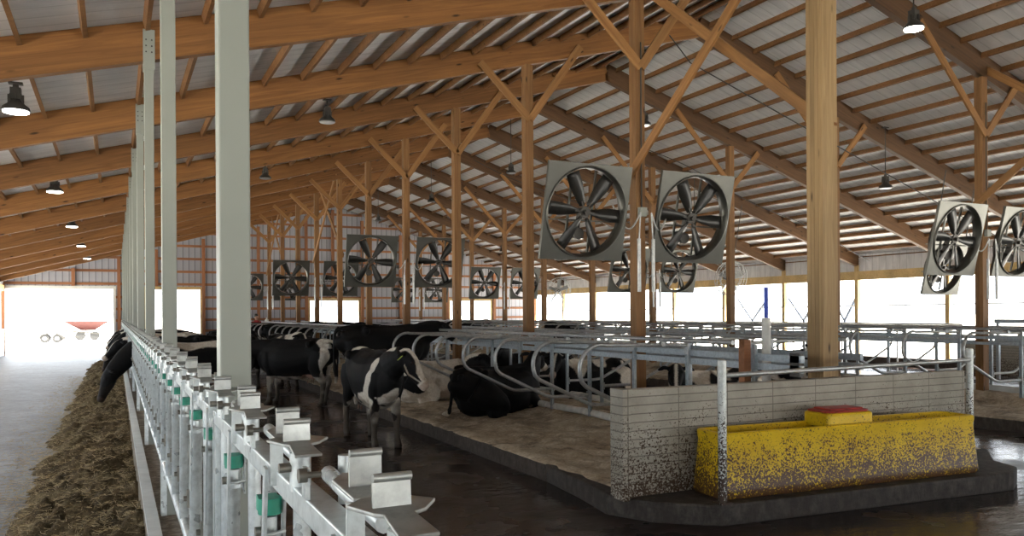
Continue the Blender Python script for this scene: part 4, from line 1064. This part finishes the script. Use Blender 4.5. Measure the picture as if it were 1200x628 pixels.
# ------------------------------------------------------------------ person far down the stalls
def person(loc, ang):
    r = empty('person', loc, ang); tag(r, 'person in a red jacket standing far down the barn by the end wall', 'person')
    k = MB()
    chain(k, [(0, 0, .92, .16, .11), (0, 0, 1.1, .14, .10), (0, 0, 1.3, .18, .12), (0, 0, 1.43, .17, .10), (0, 0, 1.49, .07, .06), (0, 0, 1.56, .055, .055)], 14)
    k.dome((0, .01, 1.66), .105, 14, 10, (.85, .95, 1.15)); k.dome((0, -.09, 1.645), .022, 8, 6)
    for s in (-1, 1):
        chain(k, [(s*.17, 0, 1.42, .055), (s*.22, 0, 1.28, .05), (s*.25, .02, 1.1, .042), (s*.25, -.04, .95, .035), (s*.24, -.10, .84, .028)], 10)
        for f in range(5): chain(k, [(s*.24+(f-2)*.014, -.11, .84, .012), (s*.24+(f-2)*.016, -.125, .80-.01*(2-abs(f-2)), .009), (s*.24+(f-2)*.016, -.11, .765, .008)], 6)
        chain(k, [(s*.09, 0, .95, .095, .10), (s*.10, 0, .72, .08, .085), (s*.10, -.01, .50, .055, .06), (s*.10, .01, .3, .052, .055), (s*.10, .02, .1, .035, .04)], 12)
        chain(k, [(s*.10, .04, .05, .045, .05), (s*.10, -.05, .045, .05, .045), (s*.11, -.17, .03, .045, .03)], 10)
    me = fuse(k, .016, 3); me.materials.clear(); me.materials.append(M['skin'])
    b_ = bpy.data.objects.new('body', me); COL.objects.link(b_); b_.parent = r
    k = MB(); chain(k, [(0, 0, .86, .20, .145), (0, 0, 1.1, .175, .135), (0, 0, 1.3, .215, .15), (0, 0, 1.43, .20, .125), (0, 0, 1.505, .085, .08)], 18)
    for s in (-1, 1): chain(k, [(s*.16, 0, 1.43, .075), (s*.225, 0, 1.28, .068), (s*.255, .02, 1.1, .06), (s*.255, -.05, .93, .052)], 12)
    me = fuse(k, .018, 3); me.materials.clear(); me.materials.append(M['jacket']); c = bpy.data.objects.new('jacket', me); COL.objects.link(c); c.parent = r
    k = MB()
    for s in (-1, 1): chain(k, [(s*.085, 0, .95, .115, .125), (s*.10, 0, .72, .10, .105), (s*.10, -.01, .50, .08, .085), (s*.10, .01, .08, .07, .075)], 14)
    me = fuse(k, .018, 3); me.materials.clear(); me.materials.append(M['trousers']); c = bpy.data.objects.new('trousers', me); COL.objects.link(c); c.parent = r
    k = MB(); k.dome((0, .025, 1.695), .115, 14, 10, (.86, .95, 1.0)); k.build('hair', 'dark', r)
person((6.0, 39.4, .2), .4)
k = MB(); k.tube([(0, 0, 0), (0, 0, .22), (0, 0, .27), (0, 0, .33)], [.09, .09, .03, .03], 14); g = k.build('jug', 'white', loc=(6.78, 41.3, 1.475)); tag(g, 'white plastic jug standing on the stall rails near the person', 'jug')

# ------------------------------------------------------------------ light
w = bpy.data.worlds.new('sky'); scn.world = w; w.use_nodes = True; nt = w.node_tree; bg = nt.nodes['Background']
bg.inputs[0].default_value = (.88, .94, 1.0, 1); bg.inputs[1].default_value = 3.3
sun = bpy.data.lights.new('sun', 'SUN'); sun.energy = 34.0; sun.angle = math.radians(.6); sun.color = (1, .95, .86)
so = bpy.data.objects.new('sun', sun); COL.objects.link(so)
sd = Vector((-.42, .25, -1.0)); so.rotation_euler = sd.to_track_quat('-Z', 'Y').to_euler()

# ------------------------------------------------------------------ camera
f_, yaw, rollc, cy = 941.2, math.radians(26.314), math.radians(-.35), 366.6
cam = bpy.data.cameras.new('camera'); co = bpy.data.objects.new('camera', cam); COL.objects.link(co)
F = Vector((math.sin(yaw), math.cos(yaw), 0)); R_ = Vector((math.cos(yaw), -math.sin(yaw), 0)); U = Vector((0, 0, 1))
Rr = R_*math.cos(rollc)+U*math.sin(rollc); Ur = U*math.cos(rollc)-R_*math.sin(rollc)
co.matrix_world = Matrix.Translation((0, 0, 1.97)) @ Matrix((Rr, Ur, -F)).transposed().to_4x4()
cam.sensor_width = 36; cam.lens = f_/1200*36; cam.shift_y = (cy-314)/1200; cam.clip_start = .05; cam.clip_end = 2000
scn.camera = co
vs_ = scn.view_settings; vs_.view_transform = 'Standard'; vs_.look = 'None'; vs_.exposure = .58; vs_.gamma = 1; vs_.use_curve_mapping = False
scn.cycles.max_bounces = 8; scn.cycles.diffuse_bounces = 5; scn.cycles.use_denoising = True
